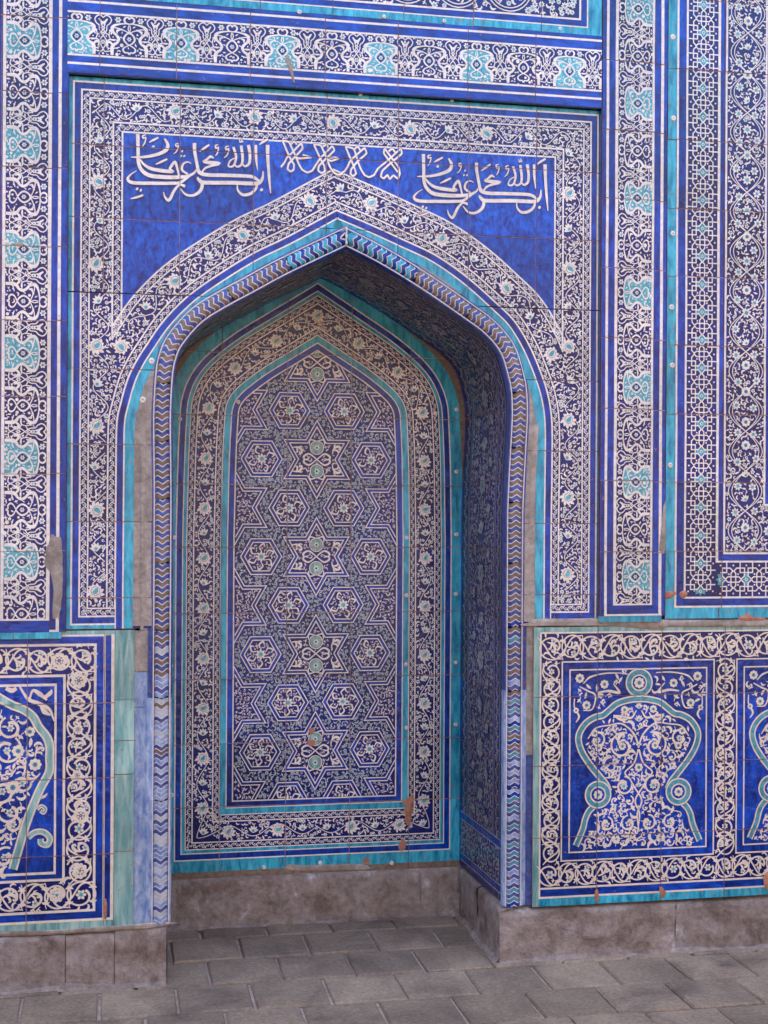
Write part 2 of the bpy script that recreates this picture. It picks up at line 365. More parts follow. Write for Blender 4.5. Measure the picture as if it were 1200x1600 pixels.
EPS = 0.00045; RECESS = 0.0042
def build_tiles(parent, cv, mapf, usplit=(), vsplit=(), gap=0.0014, tilt=0.011, name='tile', ground_max=0.01, bed=True, skew=0.0):
    """cut the drawing along the joints, one mesh object per tile; mapf(U, V, height)->(n,3); height towards the viewer"""
    if bed:
        q, m, l = cv.cat(); g = q[l <= ground_max]
        v = mapf(g[:, :, 0].ravel(), g[:, :, 1].ravel(), np.full(g.shape[0] * 4, -RECESS))
        mesh_obj('mortar_bed', v, [(4 * k, 4 * k + 1, 4 * k + 2, 4 * k + 3) for k in range(len(g))], [MI['mortar']] * len(g), parent)
    for c in usplit: cv.cut(0, c, gap)
    for c in vsplit: cv.cut(1, c, gap)
    q, m, l = cv.cat(); cen = q.mean(1)
    iu = np.searchsorted(sorted(usplit), cen[:, 0]); iv = np.searchsorted(sorted(vsplit), cen[:, 1]); key = iu * 1000 + iv
    for k in np.unique(key):
        sel = key == k; qq = q[sel]; mm = m[sel]; ll = l[sel]
        if (ll <= ground_max).sum() == 0: continue
        n = len(qq); pts = mapf(qq[:, :, 0].ravel(), qq[:, :, 1].ravel(), np.repeat(ll, 4) * EPS)
        faces = []; mids = []
        tri = np.abs(qq[:, 2] - qq[:, 3]).sum(1) < 1e-7
        ar = np.cross(qq[:, 1] - qq[:, 0], qq[:, 2] - qq[:, 0]) + np.cross(qq[:, 2] - qq[:, 0], qq[:, 3] - qq[:, 0])
        for t in range(n):
            if abs(ar[t]) < 1e-9: continue
            f = (4 * t, 4 * t + 1, 4 * t + 2) if tri[t] else (4 * t, 4 * t + 1, 4 * t + 2, 4 * t + 3)
            if ar[t] < 0: f = f[::-1]
            faces.append(f); mids.append(int(mm[t]))
        # side walls of the tile body
        gi = np.nonzero(ll <= ground_max)[0]; ed = {}
        for t in gi:
            idx = [0, 1, 2] if tri[t] else [0, 1, 2, 3]
            for a in range(len(idx)):
                p0 = qq[t, idx[a]]; p1 = qq[t, idx[(a + 1) % len(idx)]]
                ka = (round(p0[0], 5), round(p0[1], 5)); kb = (round(p1[0], 5), round(p1[1], 5))
                if ka == kb: continue
                kk = (ka, kb) if ka < kb else (kb, ka)
                ed[kk] = ed.get(kk, 0) + 1
        e = [kk for kk, c in ed.items() if c == 1]
        if e:
            E = np.array(e); low = -RECESS - 0.003
            a = mapf(E[:, 0, 0], E[:, 0, 1], np.zeros(len(e))); b = mapf(E[:, 1, 0], E[:, 1, 1], np.zeros(len(e)))
            a2 = mapf(E[:, 0, 0], E[:, 0, 1], np.full(len(e), low)); b2 = mapf(E[:, 1, 0], E[:, 1, 1], np.full(len(e), low))
            o = len(pts); ne = len(e); pts = np.vstack([pts, a, b, b2, a2])
            for t in range(ne): faces.append((o + t, o + ne + t, o + 2 * ne + t, o + 3 * ne + t)); mids.append(MI['terracotta'])
        org = pts.mean(0)
        ob = mesh_obj(name, pts, faces, mids, parent, org)
        if tilt: g2 = lambda k: max(-2, min(2, random.gauss(0, 1))) * tilt * k; ob.rotation_euler = (g2(.5), g2(.12), g2(.5))
        if tilt: ob.location.y += random.uniform(-.0011, .0009)
def plane_map(Y): return lambda U, V, h: np.stack([U, Y - h, V], 1)

class Path:
    def __init__(s, P):
        s.P = np.asarray(P, float); d = np.hypot(*np.diff(s.P, axis=0).T); s.S = np.concatenate([[0], np.cumsum(d)]); s.len = s.S[-1]; s.N = miter(s.P)
    def at(s, t, n=0.0):
        t = np.atleast_1d(t); x = np.interp(t, s.S, s.P[:, 0]); z = np.interp(t, s.S, s.P[:, 1]); nx = np.interp(t, s.S, s.N[:, 0]); nz = np.interp(t, s.S, s.N[:, 1])
        return np.stack([x + nx * n, z + nz * n], 1)
    def dense(s, step=0.01):
        k = max(2, int(s.len / step)); t = np.unique(np.concatenate([np.linspace(0, s.len, k), s.S])); return Path(s.at(t))
    def band(s, cv, n0, n1, mat, lay, sub=0):
        A = s.P + s.N * n0; B = s.P + s.N * n1
        if sub:
            k = [max(1, int(d / sub)) for d in np.hypot(*np.diff(A, axis=0).T)]
            sp = lambda C: np.vstack([C[i] + (C[i + 1] - C[i]) * np.linspace(0, 1, k[i], endpoint=False)[:, None] for i in range(len(k))] + [C[-1:]])
            A = sp(A); B = sp(B)
        cv.quads(np.stack([A[:-1], B[:-1], B[1:], A[1:]], 1), mat, lay)
    def off(s, n, step=.006): return Path(s.P + s.N * n).dense(step)
def small_scroll(cv, path, nc, hw, lay=2, per=0.03, lw=0.0026, phase=0):
    """narrow running-vine border along a path"""
    n = max(1, int(path.len / per)); per = path.len / n
    t = np.linspace(0, path.len, n * 8 + 1); off = nc + np.sin(t / per * 2 * math.pi) * hw * .62
    P = path.at(t, off); tr = cv.track; cv.track = False; cv.ribbon(P, lw, 'white', lay); cv.track = tr
    for k in range(2 * n):
        sgn = 1 if k % 2 == 0 else -1; c = path.at((k + .5) * per / 2, nc - sgn * hw * .05)[0]; a = path.at((k + .6) * per / 2)[0] - path.at((k + .4) * per / 2)[0]; ang = math.atan2(a[1], a[0])
        cv.stamp('dot', c[0], c[1], hw * .62, 0, 1, lay, mk=0)
        cv.quads(fan(circle(hw * .2, 5, c[0], c[1])), 'sea', lay + 1)
        d = path.at((k + 1.0) * per / 2, nc + (-sgn) * hw * .62)[0]; cv.stamp('comma', d[0], d[1], hw * 1.0, ang + sgn * .8, sgn, lay, mk=0)
def vine(cv, path, nc, hw, per, lay=2, lw=0.0032, phase=0.0, flowers=('big', 'lotus'), fs=(0.052, 0.04), start=0.0, names=None):
    n = max(1, round(path.len / per)); per = path.len / n
    t = np.linspace(0, path.len, n * 16 + 1); off = nc + np.sin(t / per * 2 * math.pi + phase) * hw * .6
    P = path.at(t, off); spots = []
    for k in range(2 * n):
        c = path.at((k + .5) * per / 2 + start, nc + (.08 if k % 2 else -.08) * hw)[0]; spots.append((c, k))
    for c, k in spots:
        nm = flowers[k % len(flowers)]; cv.stamp(nm, c[0], c[1], fs[k % len(fs)], random.uniform(-.5, .5), random.choice((1, -1)), lay + 1, mk=.5)
    cv.ribbon(P, lw, 'white', lay)
LEAFS = ['comma', 'comma', 'leaf', 'curl', 'tref', 'd5', 'comma', 'd6']

# ------------------------------------------------------------------ arch curves
def half_curve(px, n=5):
    P = np.array(WP(px)); return catmull(P, n)
def full_arch(L, xa, XL, XR, zb, zapex=None):
    """left half (bottom..apex) -> full arch with apex at xa and jambs at XL, XR"""
    x0, x1 = L[0, 0], L[-1, 0]; u = (x1 - L[:, 0]) / (x1 - x0); z = L[:, 1].copy()
    l = np.stack([xa + (XL - xa) * u, z], 1); r = np.stack([xa + (XR - xa) * u, z], 1)[::-1][1:]
    P = np.vstack([[(XL, zb)], l, r, [(XR, zb)]])
    return P
A_L = half_curve([(183, 800), (183, 730), (184, 662), (190, 630), (201, 592), (214, 565), (230, 540), (257, 502), (297, 462), (350, 425), (400, 395), (450, 371), (526, 330)])
O_L = half_curve([(268, 800), (267, 720), (267, 655), (270, 592), (275, 562), (286, 538), (315, 505), (350, 482), (400, 455), (450, 428), (540, 385)])
A_R = half_curve([(862, 800), (862, 730), (861, 660), (855, 618), (843, 581), (826, 541), (803, 503), (774, 474), (730, 435), (680, 400), (630, 376), (580, 353), (526, 330)])
O_R = half_curve([(796, 800), (798, 720), (799, 660), (798, 616), (793, 588), (781, 551), (757, 522), (725, 498), (672, 461), (620, 428), (580, 405), (540, 385)])
def two_halves(L, Rr, XL, XR, zb):
    """left and right halves as surveyed (bottom..apex), eased onto straight jambs at XL and XR"""
    def ease(H, X):
        H = H.copy(); k = np.clip((H[0, 1] + .35 - H[:, 1]) / .35, 0, 1); H[:, 0] = H[:, 0] * (1 - k) + X * k; return H
    l = ease(L, XL); r = ease(Rr, XR)[::-1]; l[-1] = r[0] = (l[-1] + r[0]) / 2
    return np.vstack([[(XL, zb)], l, r[1:], [(XR, zb)]])
ZFB = 1.228
A_path = Path(two_halves(A_L, A_R, -0.766, 0.797, ZFB)).dense(0.012)
XOL, XOR = -0.578, 0.630
O_path = Path(two_halves(O_L, O_R, XOL, XOR, 0.2)).dense(0.012)
def signed(path, x, z):
    P = path.P; x = np.asarray(x, float); z = np.asarray(z, float)
    A = P[:-1]; D = P[1:] - A; L2 = (D ** 2).sum(1)
    px = x[:, None] - A[None, :, 0]; pz = z[:, None] - A[None, :, 1]
    t = np.clip((px * D[:, 0] + pz * D[:, 1]) / L2, 0, 1); d = np.hypot(px - t * D[:, 0], pz - t * D[:, 1]).min(1)
    zz0 = A[:, 1][None]; zz1 = P[1:, 1][None]; cr = ((zz0 > z[:, None]) != (zz1 > z[:, None]))
    with np.errstate(divide='ignore', invalid='ignore'):
        xi = A[:, 0] + (z[:, None] - zz0) / (zz1 - zz0) * D[:, 0]
    ins = ((cr & (xi > x[:, None])).sum(1) % 2) == 1
    return np.where(ins, -d, d)

# ------------------------------------------------------------------ setting: ground, masonry, courtyard
def box(name, b, mat, parent=None, kind=None):
    x0, y0, z0, x1, y1, z1 = b
    v = [(x0, y0, z0), (x1, y0, z0), (x1, y1, z0), (x0, y1, z0), (x0, y0, z1), (x1, y0, z1), (x1, y1, z1), (x0, y1, z1)]
    o = mesh_obj(name, v, [(0, 3, 2, 1), (4, 5, 6, 7), (0, 1, 5, 4), (1, 2, 6, 5), (2, 3, 7, 6), (3, 0, 4, 7)], [MI[mat]] * 6, parent)
    if kind: o['kind'] = kind
    return o
g = mesh_obj('ground', [(-150, -150, -.03), (150, -150, -.03), (150, 150, -.03), (-150, 150, -.03)], [(0, 1, 2, 3)], [MI['ground_earth']]); g['kind'] = 'structure'
WT = 8.6
for nm, b in (('masonry_wall', (-12, .02, -.02, -.70, .72, WT)), ('masonry_wall', (.745, .02, -.02, 12, .72, WT)), ('masonry_wall', (-.70, .02, 2.80, .745, .72, WT)), ('masonry_wall', (-12, .72, -.02, 12, 1.4, WT)),
              ('courtyard_wall', (-14, -15.6, -.02, 14, -15, 7.2)), ('courtyard_wall', (-12.6, -15, -.02, -12, 0, 7.0)), ('courtyard_wall', (12, -15, -.02, 12.6, 0, 7.0))):
    box(nm, b, 'sand_brick', None, 'structure')
paving = bpy.data.objects.new('paving', None); link(paving); paving['kind'] = 'structure'
def rough_slab(x0, x1, y0, y1, z0, z1, mat, parent, name, r=0.006, jit=0.002):
    """slab with a softened, slightly worn top edge"""
    j = lambda: random.uniform(-jit, jit)
    zt = z1 + random.uniform(-.002, .002)
    v = [(x0, y0, z0), (x1, y0, z0), (x1, y1, z0), (x0, y1, z0), (x0 + j(), y0 + j(), z1 - r), (x1 + j(), y0 + j(), z1 - r), (x1 + j(), y1 + j(), z1 - r), (x0 + j(), y1 + j(), z1 - r)]
    v += [(x0 + r + j(), y0 + r + j(), zt + j() * .5), (x1 - r + j(), y0 + r + j(), zt + j() * .5), (x1 - r + j(), y1 - r + j(), zt + j() * .5), (x0 + r + j(), y1 - r + j(), zt + j() * .5)]
    f = [(8, 9, 10, 11)]
    for k in range(4):
        n = (k + 1) % 4; f.append((k, n, 4 + n, 4 + k)); f.append((4 + k, 4 + n, 8 + n, 8 + k))
    org = ((x0 + x1) / 2, (y0 + y1) / 2, z1)
    return mesh_obj(name, v, f, [MI[mat]] * len(f), parent, org)
mesh_obj('bedding', [(-2.6, -3.0, -.012), (3.0, -3.0, -.012), (3.0, .62, -.012), (-2.6, .62, -.012)], [(0, 1, 2, 3)], [MI['mortar']], paving)
PS = 0.2545; rows = [.60, .449]
while rows[-1] > -2.2: rows.append(rows[-1] - .2515)
for i in range(len(rows) - 1):
    y1, y0 = rows[i], rows[i + 1]; off = (0.073 if i % 2 == 0 else -0.049) + (0.03 * math.sin(i * 2.1) if i > 3 else 0)
    lo, hi = (-2.0, 2.6) if y0 < 0 else (-.62, .64)
    for k in range(-9, 11):
        x0 = off + k * PS; x1 = x0 + PS
        if x1 < lo or x0 > hi: continue
        gp = .0042
        rough_slab(x0 + gp, x1 - gp + random.uniform(-.003, .002), y0 + gp, y1 - gp + random.uniform(-.002, .001), -.03, random.uniform(-.003, .002), 'paver_stone', paving, 'paver')

# ------------------------------------------------------------------ plinths
def worn_block(name, x0, x1, y0, y1, z0, z1, parent, face, amp=.008, ledge=.03):
    """plinth stone: gridded front face with dents and a sloped mortar ledge; face 'y-' looks at the court, 'x-' looks along the wall"""
    L = (x1 - x0) if face == 'y-' else (y1 - y0); nu = max(3, int(L / .025)); nv = 9
    ph = [random.random() * 9 for _ in range(6)]
    def dn(u, v): return amp * (math.sin(u * 23 + ph[0]) * math.sin(v * 31 + ph[1]) * .5 + math.sin(u * 51 + ph[2] + v * 17) * .3 + math.sin(v * 63 + ph[3] + u * 11) * .25) + random.uniform(-.001, .001)
    V = []; F = []
    for j in range(nv + 3):
        for i in range(nu + 1):
            u = L * i / nu
            if j <= nv: v = z0 + (z1 - z0) * j / nv; d = dn(u, v)
            elif j == nv + 1: v = z1 + .006; d = .012
            else: v = z1 + .014; d = .012 + ledge
            if i in (0, nu) and j <= nv: d += .0015
            d += .0 if 0 < j else -.003
            V.append((x0 + u, y0 + d, v) if face == 'y-' else (x0 + d, y1 - u, v))
    for j in range(nv + 2):
        for i in range(nu): a = j * (nu + 1) + i; F.append((a, a + 1, a + nu + 2, a + nu + 1))
    # back and sides
    o = mesh_obj(name, V, F, [MI['plinth_stone']] * len(F), parent, ((x0 + x1) / 2, (y0 + y1) / 2, z0), True)
    return o
def plinth(label, segs, face):
    t = thing('plinth', label, 'plinth', (segs[0][0], segs[0][2], 0))
    for s in segs: worn_block('block', *s, t, face)
    x0, x1, y0, y1 = segs[0][0], segs[-1][1], min(s[2] for s in segs), max(s[3] for s in segs)
    a0, a1 = (x0, x1) if face == 'y-' else (min(s[2] for s in segs), .60); n = int((a1 - a0) / .02); V = []; F = []; base = y0 if face == 'y-' else min(s[0] for s in segs)
    for i in range(n + 1):
        u = a0 + (a1 - a0) * i / n; w = .012 + .011 * (math.sin(u * 9.1) * .5 + math.sin(u * 23.7 + 1) * .3 + random.uniform(-.25, .25)); h = .012 + .006 * math.sin(u * 14 + 2) + random.uniform(-.003, .003)
        for d, z in ((.012, h), (-.003, h * .8), (-w * .6, .006), (-w - .006, -.004)): V.append((u, base + d, z) if face == 'y-' else (base + d, u, z))
    for i in range(n):
        for j in range(3): a = i * 4 + j; F.append((a, a + 1, a + 5, a + 4))
    mesh_obj('mortar_fillet', V, F, [MI['plinth_stone']] * len(F), t, V[0], True)
    return t
PZ = .178
plinth('weathered stone plinth with a cracked corner under the left dado', [(-1.75, -1.30, -.012, .1, 0, PZ), (-1.298, -.93, -.014, .1, 0, PZ + .004), (-.928, -.765, -.010, .1, 0, PZ), (-.763, -.588, -.012, .1, 0, PZ + .01)], 'y-')
plinth('pale salt stained stone plinth under the right dado', [(.6085, 1.29, -.012, .1, 0, PZ), (1.2905, 2.0, -.012, .1, 0, PZ - .003)], 'y-')
plinth('brown stone plinth along the foot of the niche back wall', [(-.60, .45, .584, .66, 0, .185), (.4505, .64, .585, .66, 0, .184)], 'y-')
plinth('dark stone plinth along the right side of the niche', [(.608, .70, .30, .60, 0, .184), (.610, .70, -.013, .298, 0, .182)], 'x-')
t = thing('plinth', 'stone plinth along the left side of the niche, mostly hidden behind the jamb', 'plinth', (-.585, .3, 0))
def left_in(y0, y1):
    n = 12; V = []; F = []
    for j, (dz, dx) in enumerate(((0, 0), (.09, .002), (.18, 0), (.19, -.03))):
        for i in range(n + 1): V.append((-.585 + dx + random.uniform(-.002, .002), y0 + (y1 - y0) * i / n, dz))
    for j in range(3):
        for i in range(n): a = j * (n + 1) + i; F.append((a, a + 1, a + n + 2, a + n + 1))
    return mesh_obj('block', V, F, [MI['plinth_stone']] * len(F), t, (-.585, (y0 + y1) / 2, 0), True)
left_in(-.008, .29); left_in(.292, .59)

# ------------------------------------------------------------------ ornaments shared by pilasters and the top band
def arabesque(cv, fm, ks, turq_first, half_periods, lay=2):
    """cartouche arabesque; local a 0..540 from base edge to fringe, b along; fm(a,b)->points; ks = metres per local unit"""
    def C(pts, w, b0, sg, mat='white', l=lay, n=4):
        P = catmull(pts, n); P = fm(P[:, 0], b0 + sg * P[:, 1]); ww = w if np.isscalar(w) else np.interp(np.linspace(0, 1, len(P)), np.linspace(0, 1, len(w)), w)
        cv.ribbon(P, (np.asarray(ww) * 1.15 + 3.2) * ks, mat, l)
    def S(name, a, b, size, l=lay, rot=0):
        p = fm(np.array([a]), np.array([b]))[0]; cv.stamp(name, p[0], p[1], size * ks, rot, 1, l)
    for k in range(half_periods):
        b0 = k * 648.0; tq = (k % 2 == 0) == turq_first
        if tq:
            bd = [(0, 205), (110, 205), (150, 190), (175, 150), (230, 138), (275, 160), (310, 195), (370, 205), (405, 180), (425, 120), (440, 40)]
            P = np.array(bd + [(a, -b) for a, b in bd[::-1]], float); cv.quads(fan(fm(P[:, 0], b0 + P[:, 1]), fm(np.array([230.]), np.array([b0]))[0]), 'teal_flower', lay - 1)
            P = np.array([(165, 0), (230, 58), (300, 0), (230, -58)], float); cv.quads(fan(fm(P[:, 0], b0 + P[:, 1])), 'navy', lay - .5)
        S('d6', 232, b0, 62, lay + 1)
        for sg in (1, -1):
            C([(6, 212), (70, 214), (118, 208), (152, 186), (178, 150), (230, 132), (275, 158), (312, 196), (370, 212), (408, 180), (428, 120), (440, 45), (436, 0)], [30, 38, 40, 30, 24, 32, 26, 26, 38, 26, 15, 12, 10], b0, sg)
            C([(150, 0), (190, 48), (235, 68), (285, 46), (330, 0)], [12, 16, 20, 16, 12], b0, sg)
            C([(152, 4), (120, 60), (84, 78), (52, 52), (52, 14), (24, 4)], [9, 12, 18, 15, 12, 16], b0, sg)
            C([(300, -26), (345, 60), (368, 130), (372, 195), (330, 238), (262, 250), (212, 226), (204, 176)], 9, b0, sg)
            C([(330, 0), (370, 14), (420, 6)], 8, b0, sg)
            C([(436, 4), (452, 48), (492, 62), (522, 40), (520, 10), (496, 4)], [9, 14, 20, 16, 12, 9], b0, sg)
            C([(118, 120), (96, 200), (98, 262), (150, 292), (206, 262), (216, 190), (208, 150)], 9, b0, sg)
            C([(150, 210), (182, 246), (160, 276), (120, 262)], [20, 26, 22, 10], b0, sg)
            C([(60, 240), (50, 300), (84, 324)], 10, b0, sg)
            C([(84, 324), (130, 300), (200, 286), (262, 324)], 9, b0, sg)
            C([(262, 324), (330, 282), (392, 276), (428, 240), (478, 222), (522, 252), (530, 292), (500, 324)], [8, 9, 9, 10, 11, 11, 11, 9], b0, sg)
            C([(268, 250), (306, 300), (368, 330), (420, 350)], 8, b0, sg)
            C([(408, 318), (444, 300), (486, 272)], [10, 24, 12], b0, sg)
            C([(300, 150), (336, 150), (352, 110)], [8, 26, 8], b0, sg)
            C([(280, 228), (320, 216), (340, 250)], [8, 24, 8], b0, sg)
            S('d6', 484, b0 + sg * 140, 84, lay + 1)
            S('dot', 100, b0 + sg * 150, 20); S('dot', 30, b0 + sg * 120, 18); S('dot', 358, b0 + sg * 96, 28); S('dot', 84, b0 + sg * 262, 18); S('dot', 250, b0 + sg * 200, 20)
            S('leaf', 396, b0 + sg * 60, 46, lay, .6); S('leaf', 250, b0 + sg * 100, 40, lay, -.5)
        S('d6', 176, b0 + 324, 64, lay + 1); S('d6', 362, b0 + 324, 56, lay + 1); S('dot', 24, b0 + 324, 30); S('dot', 440, b0 + 324, 30); S('dot', 300, b0 + 324, 24)
def stripes_v(cv, xs, z0, z1, mats, lay=0):
    for a, b, m in zip(xs[:-1], xs[1:], mats): cv.rect(a, z0, b, z1, m, lay)
def wob(P, amp=0.0007, f=21.0): 
    P = np.asarray(P, float).copy(); P[:, 0] += amp * np.sin(P[:, 1] * f + P[:, 0] * 7); P[:, 1] += amp * np.sin(P[:, 0] * f * 1.3 + P[:, 1] * 5); return P
def pin(x, z, Y, parent, r=.011):
    """glazed ceramic nail head set in the turquoise strip"""
    V = []; F = []; M = []; n = 9; prof = [(r, 0), (r * .98, .0025), (r * .7, .005), (r * .35, .0052), (r * .28, .0035)]; jx = random.uniform(.85, 1.1)
    for rr, h in prof:
        for k in range(n): a = k / n * 6.283; V.append((x + rr * jx * math.cos(a), Y - h, z + rr * math.sin(a)))
    for j in range(len(prof) - 1):
        for k in range(n): F.append((j * n + k, j * n + (k + 1) % n, (j + 1) * n + (k + 1) % n, (j + 1) * n + k)); M.append(MI['white'])
    F.append(tuple((len(prof) - 1) * n + k for k in range(n))); M.append(MI['mortar'])
    return mesh_obj('ceramic_pin', V, F, M, parent, (x, Y, z), True)
def patch(outline, Y, parent, mat='plaster', th=.004, name='mortar_patch'):
    """smear of repair mortar over the tiles: irregular outline, domed"""
    P = catmull(outline, 4, True)[:-1]; c = P.mean(0); rng = random.Random(len(P)); P = c + (P - c) * np.array([[1 + rng.uniform(-.06, .06)] for _ in P])
    n = len(P); V = [(p[0], Y - .0012, p[1]) for p in P] + [(c[0] + (p[0] - c[0]) * .86, Y - th * rng.uniform(.8, 1.1), c[1] + (p[1] - c[1]) * .86) for p in P] + [(c[0], Y - th, c[1])]
    F = [(k, (k + 1) % n, n + (k + 1) % n, n + k) for k in range(n)] + [(n + k, n + (k + 1) % n, 2 * n) for k in range(n)]
    return mesh_obj(name, V, F, [MI[mat]] * len(F), parent, (c[0], Y, c[1]), True)

YP = -.026                                                             # face of the pilasters and the top band
ZTOP = 3.72
# ---- left pilaster
lp = thing('tiled_pilaster', 'tiled pilaster with turquoise cartouches at the left edge, left of the arch frame', 'pilaster', (-1.05, YP, 1.22))
X = lambda p: WX(p, 430, YP)
zj = [WZ(50, y, YP) for y in (26, 144, 262, 385, 501, 620, 741, 862)]
cv = Canvas(); x0, x1 = X(8), X(74.5); zb = WZ(40, 967, YP)
cv.rect(X(-26), zb - .045, X(80), ZTOP, 'navy', 0, 1, 1)
cv.rect(X(-26), zb - .045, X(3), ZTOP, 'cobalt', 1); cv.rect(X(3), zb - .006, X(8), ZTOP, 'white', 2); cv.rect(X(74.5), zb - .006, X(80), ZTOP, 'white', 2)
cv.rect(X(3), zb - .006, X(80), zb, 'white', 2); cv.rect(X(-26), zb - .045, X(80), zb - .006, 'cobalt_flat', 1)
u0 = WZ(35, 63, YP); hp = (WZ(35, 63, YP) - WZ(35, 715, YP)) / 8
a = Canvas((min(x0, x1), zb, max(x0, x1), ZTOP)); arabesque(a, lambda A, B: np.stack([x0 + A / 540 * (x1 - x0), u0 + 2 * hp - B / 648 * hp], 1), (x1 - x0) / 540, True, 16)
a.fill(lambda x, z: x > -9, .010, .013, ['comma', 'leaf', 'dot', 'tref'], 2, 1.0, (.6, 1.2)); a.clip(1, zb, 1); a.clip(1, ZTOP, -1); cv.merge(a)
build_tiles(lp, cv, plane_map(YP), (X(1),), zj)
cv = Canvas(); cv.rect(X(80), zb - .045, X(104.5), ZTOP, 'cobalt', 0); cv.rect(X(90), zb - .038, X(95), ZTOP, 'white', 1); cv.rect(X(80), zb - .045, X(95), zb - .038, 'white', 1)
build_tiles(lp, cv, plane_map(YP), (), [z + .004 for z in zj])
cv = Canvas(); cv.rect(X(-26), zb - .068, X(99), zb - .046, 'turquoise', 0); build_tiles(lp, cv, plane_map(YP), (X(24),), ())
patch(WP([(72, 862), (80, 838), (95, 842), (98, 880), (97, 930), (92, 965), (82, 960), (84, 925), (78, 895), (70, 882)], YP), YP, lp, 'plaster', .002)
patch(WP([(20, 381), (30, 378), (38, 382), (30, 386)], YP), YP, lp, 'plaster', .003)
# side of the pilaster that returns to the recessed frame
box('return_face', (X(104.5), YP + .004, zb - .045, X(104.5) + .004, .012, ZTOP), 'navy', lp)

# ---- right pilaster
rp = thing('tiled_pilaster', 'tiled pilaster with turquoise cartouches to the right of the arch frame', 'pilaster', (1.1, YP, 1.22))
X = lambda p: WX(p, 480, YP)
zj = [WZ(1000, y, YP) for y in (97, 205, 312, 420, 529, 639, 751, 862)]
cv = Canvas(); x0, x1 = X(1017.5), X(964.5); zb = WZ(1000, 943, YP)
cv.rect(X(940), zb - .045, X(1023), ZTOP, 'navy', 0)
cv.rect(X(940), zb - .045, X(960), ZTOP, 'cobalt', 1); cv.rect(X(946), zb - .038, X(950), ZTOP, 'white', 2); cv.rect(X(960), zb - .006, X(964.5), ZTOP, 'white', 2); cv.rect(X(1017.5), zb - .006, X(1021), ZTOP, 'white', 2)
cv.rect(X(1021), zb - .045, X(1023), ZTOP, 'cobalt', 1); cv.rect(X(960), zb - .006, X(1021), zb, 'white', 2); cv.rect(X(960), zb - .045, X(1023), zb - .006, 'cobalt_flat', 1); cv.rect(X(946), zb - .045, X(1036), zb - .038, 'white', 2)
u0 = WZ(1000, 162, YP); hp = (WZ(1000, 162, YP) - WZ(1000, 901, YP)) / 10
a = Canvas((min(x0, x1), zb, max(x0, x1), ZTOP)); arabesque(a, lambda A, B: np.stack([x0 + A / 540 * (x1 - x0), u0 + 4 * hp - B / 648 * hp], 1), abs(x1 - x0) / 540, True, 18)
a.fill(lambda x, z: x > -9, .010, .013, ['comma', 'leaf', 'dot', 'tref'], 2, 1.0, (.6, 1.2)); a.clip(1, zb, 1); a.clip(1, ZTOP, -1); cv.merge(a)
build_tiles(rp, cv, plane_map(YP), (), zj)
cv = Canvas(); cv.rect(X(1023), zb - .045, X(1041), ZTOP, 'cobalt', 0); cv.rect(X(1031), zb - .038, X(1035.5), ZTOP, 'white', 1); cv.rect(X(1023), zb - .045, X(1035.5), zb - .038, 'white', 1)
build_tiles(rp, cv, plane_map(YP), (), [z - .004 for z in zj])
cv = Canvas(); cv.rect(X(938), zb - .068, X(1036), zb - .046, 'turquoise', 0); build_tiles(rp, cv, plane_map(YP))
patch(WP([(1036, 795), (1040, 786), (1040, 830), (1039, 860), (1030, 861), (1032, 835)], YP), YP, rp)
box('return_face', (X(940) - .004, YP + .004, zb - .045, X(940), .012, ZTOP), 'navy', rp)

# ---- band over the arch frame
tb = thing('tiled_band', 'horizontal tiled band with turquoise cartouches above the arch frame', 'frieze', (0, YP, 3.2))
XL_, XR_ = WX(105.5, 100, YP), WX(940, 100, YP)
Z = lambda y: WZ(640, y, YP)
cv = Canvas(); cv.rect(XL_, Z(148), XR_, Z(33.5), 'navy', 0)
cv.rect(XL_, Z(56.5), XR_, Z(33.5), 'cobalt_flat', 1); cv.rect(XL_, Z(148), XR_, Z(123), 'cobalt_flat', 1)
for a_, b_ in ((39.5, 43), (56, 59), (120, 123), (132.5, 136)): cv.rect(XL_, Z(b_), XR_, Z(a_), 'white', 2)
v0, v1 = Z(119.5), Z(59); c0 = WX(595, 95, YP); hp = (WX(740, 105, YP) - WX(278, 70, YP)) / 6
a = Canvas((XL_, v0, XR_, v1)); arabesque(a, lambda A, B: np.stack([c0 - 8 * hp + B / 648 * hp, v0 + A / 540 * (v1 - v0)], 1), (v1 - v0) / 540, True, 18)
a.fill(lambda x, z: x > -9, .010, .013, ['comma', 'leaf', 'dot', 'tref'], 2, 1.0, (.6, 1.2)); a.clip(0, XL_, 1); a.clip(0, XR_, -1); cv.merge(a)
build_tiles(tb, cv, plane_map(YP), [WX(p, 90, YP) for p in (156, 276, 391, 508, 622, 731, 837)], ())
box('lower_edge', (XL_, YP + .002, Z(148) - .003, XR_, .012, Z(148) - .0005), 'navy', tb)
patch(WP([(446, 92), (452, 90), (458, 112), (460, 130), (455, 120)], YP), YP, tb, 'plaster', .003)

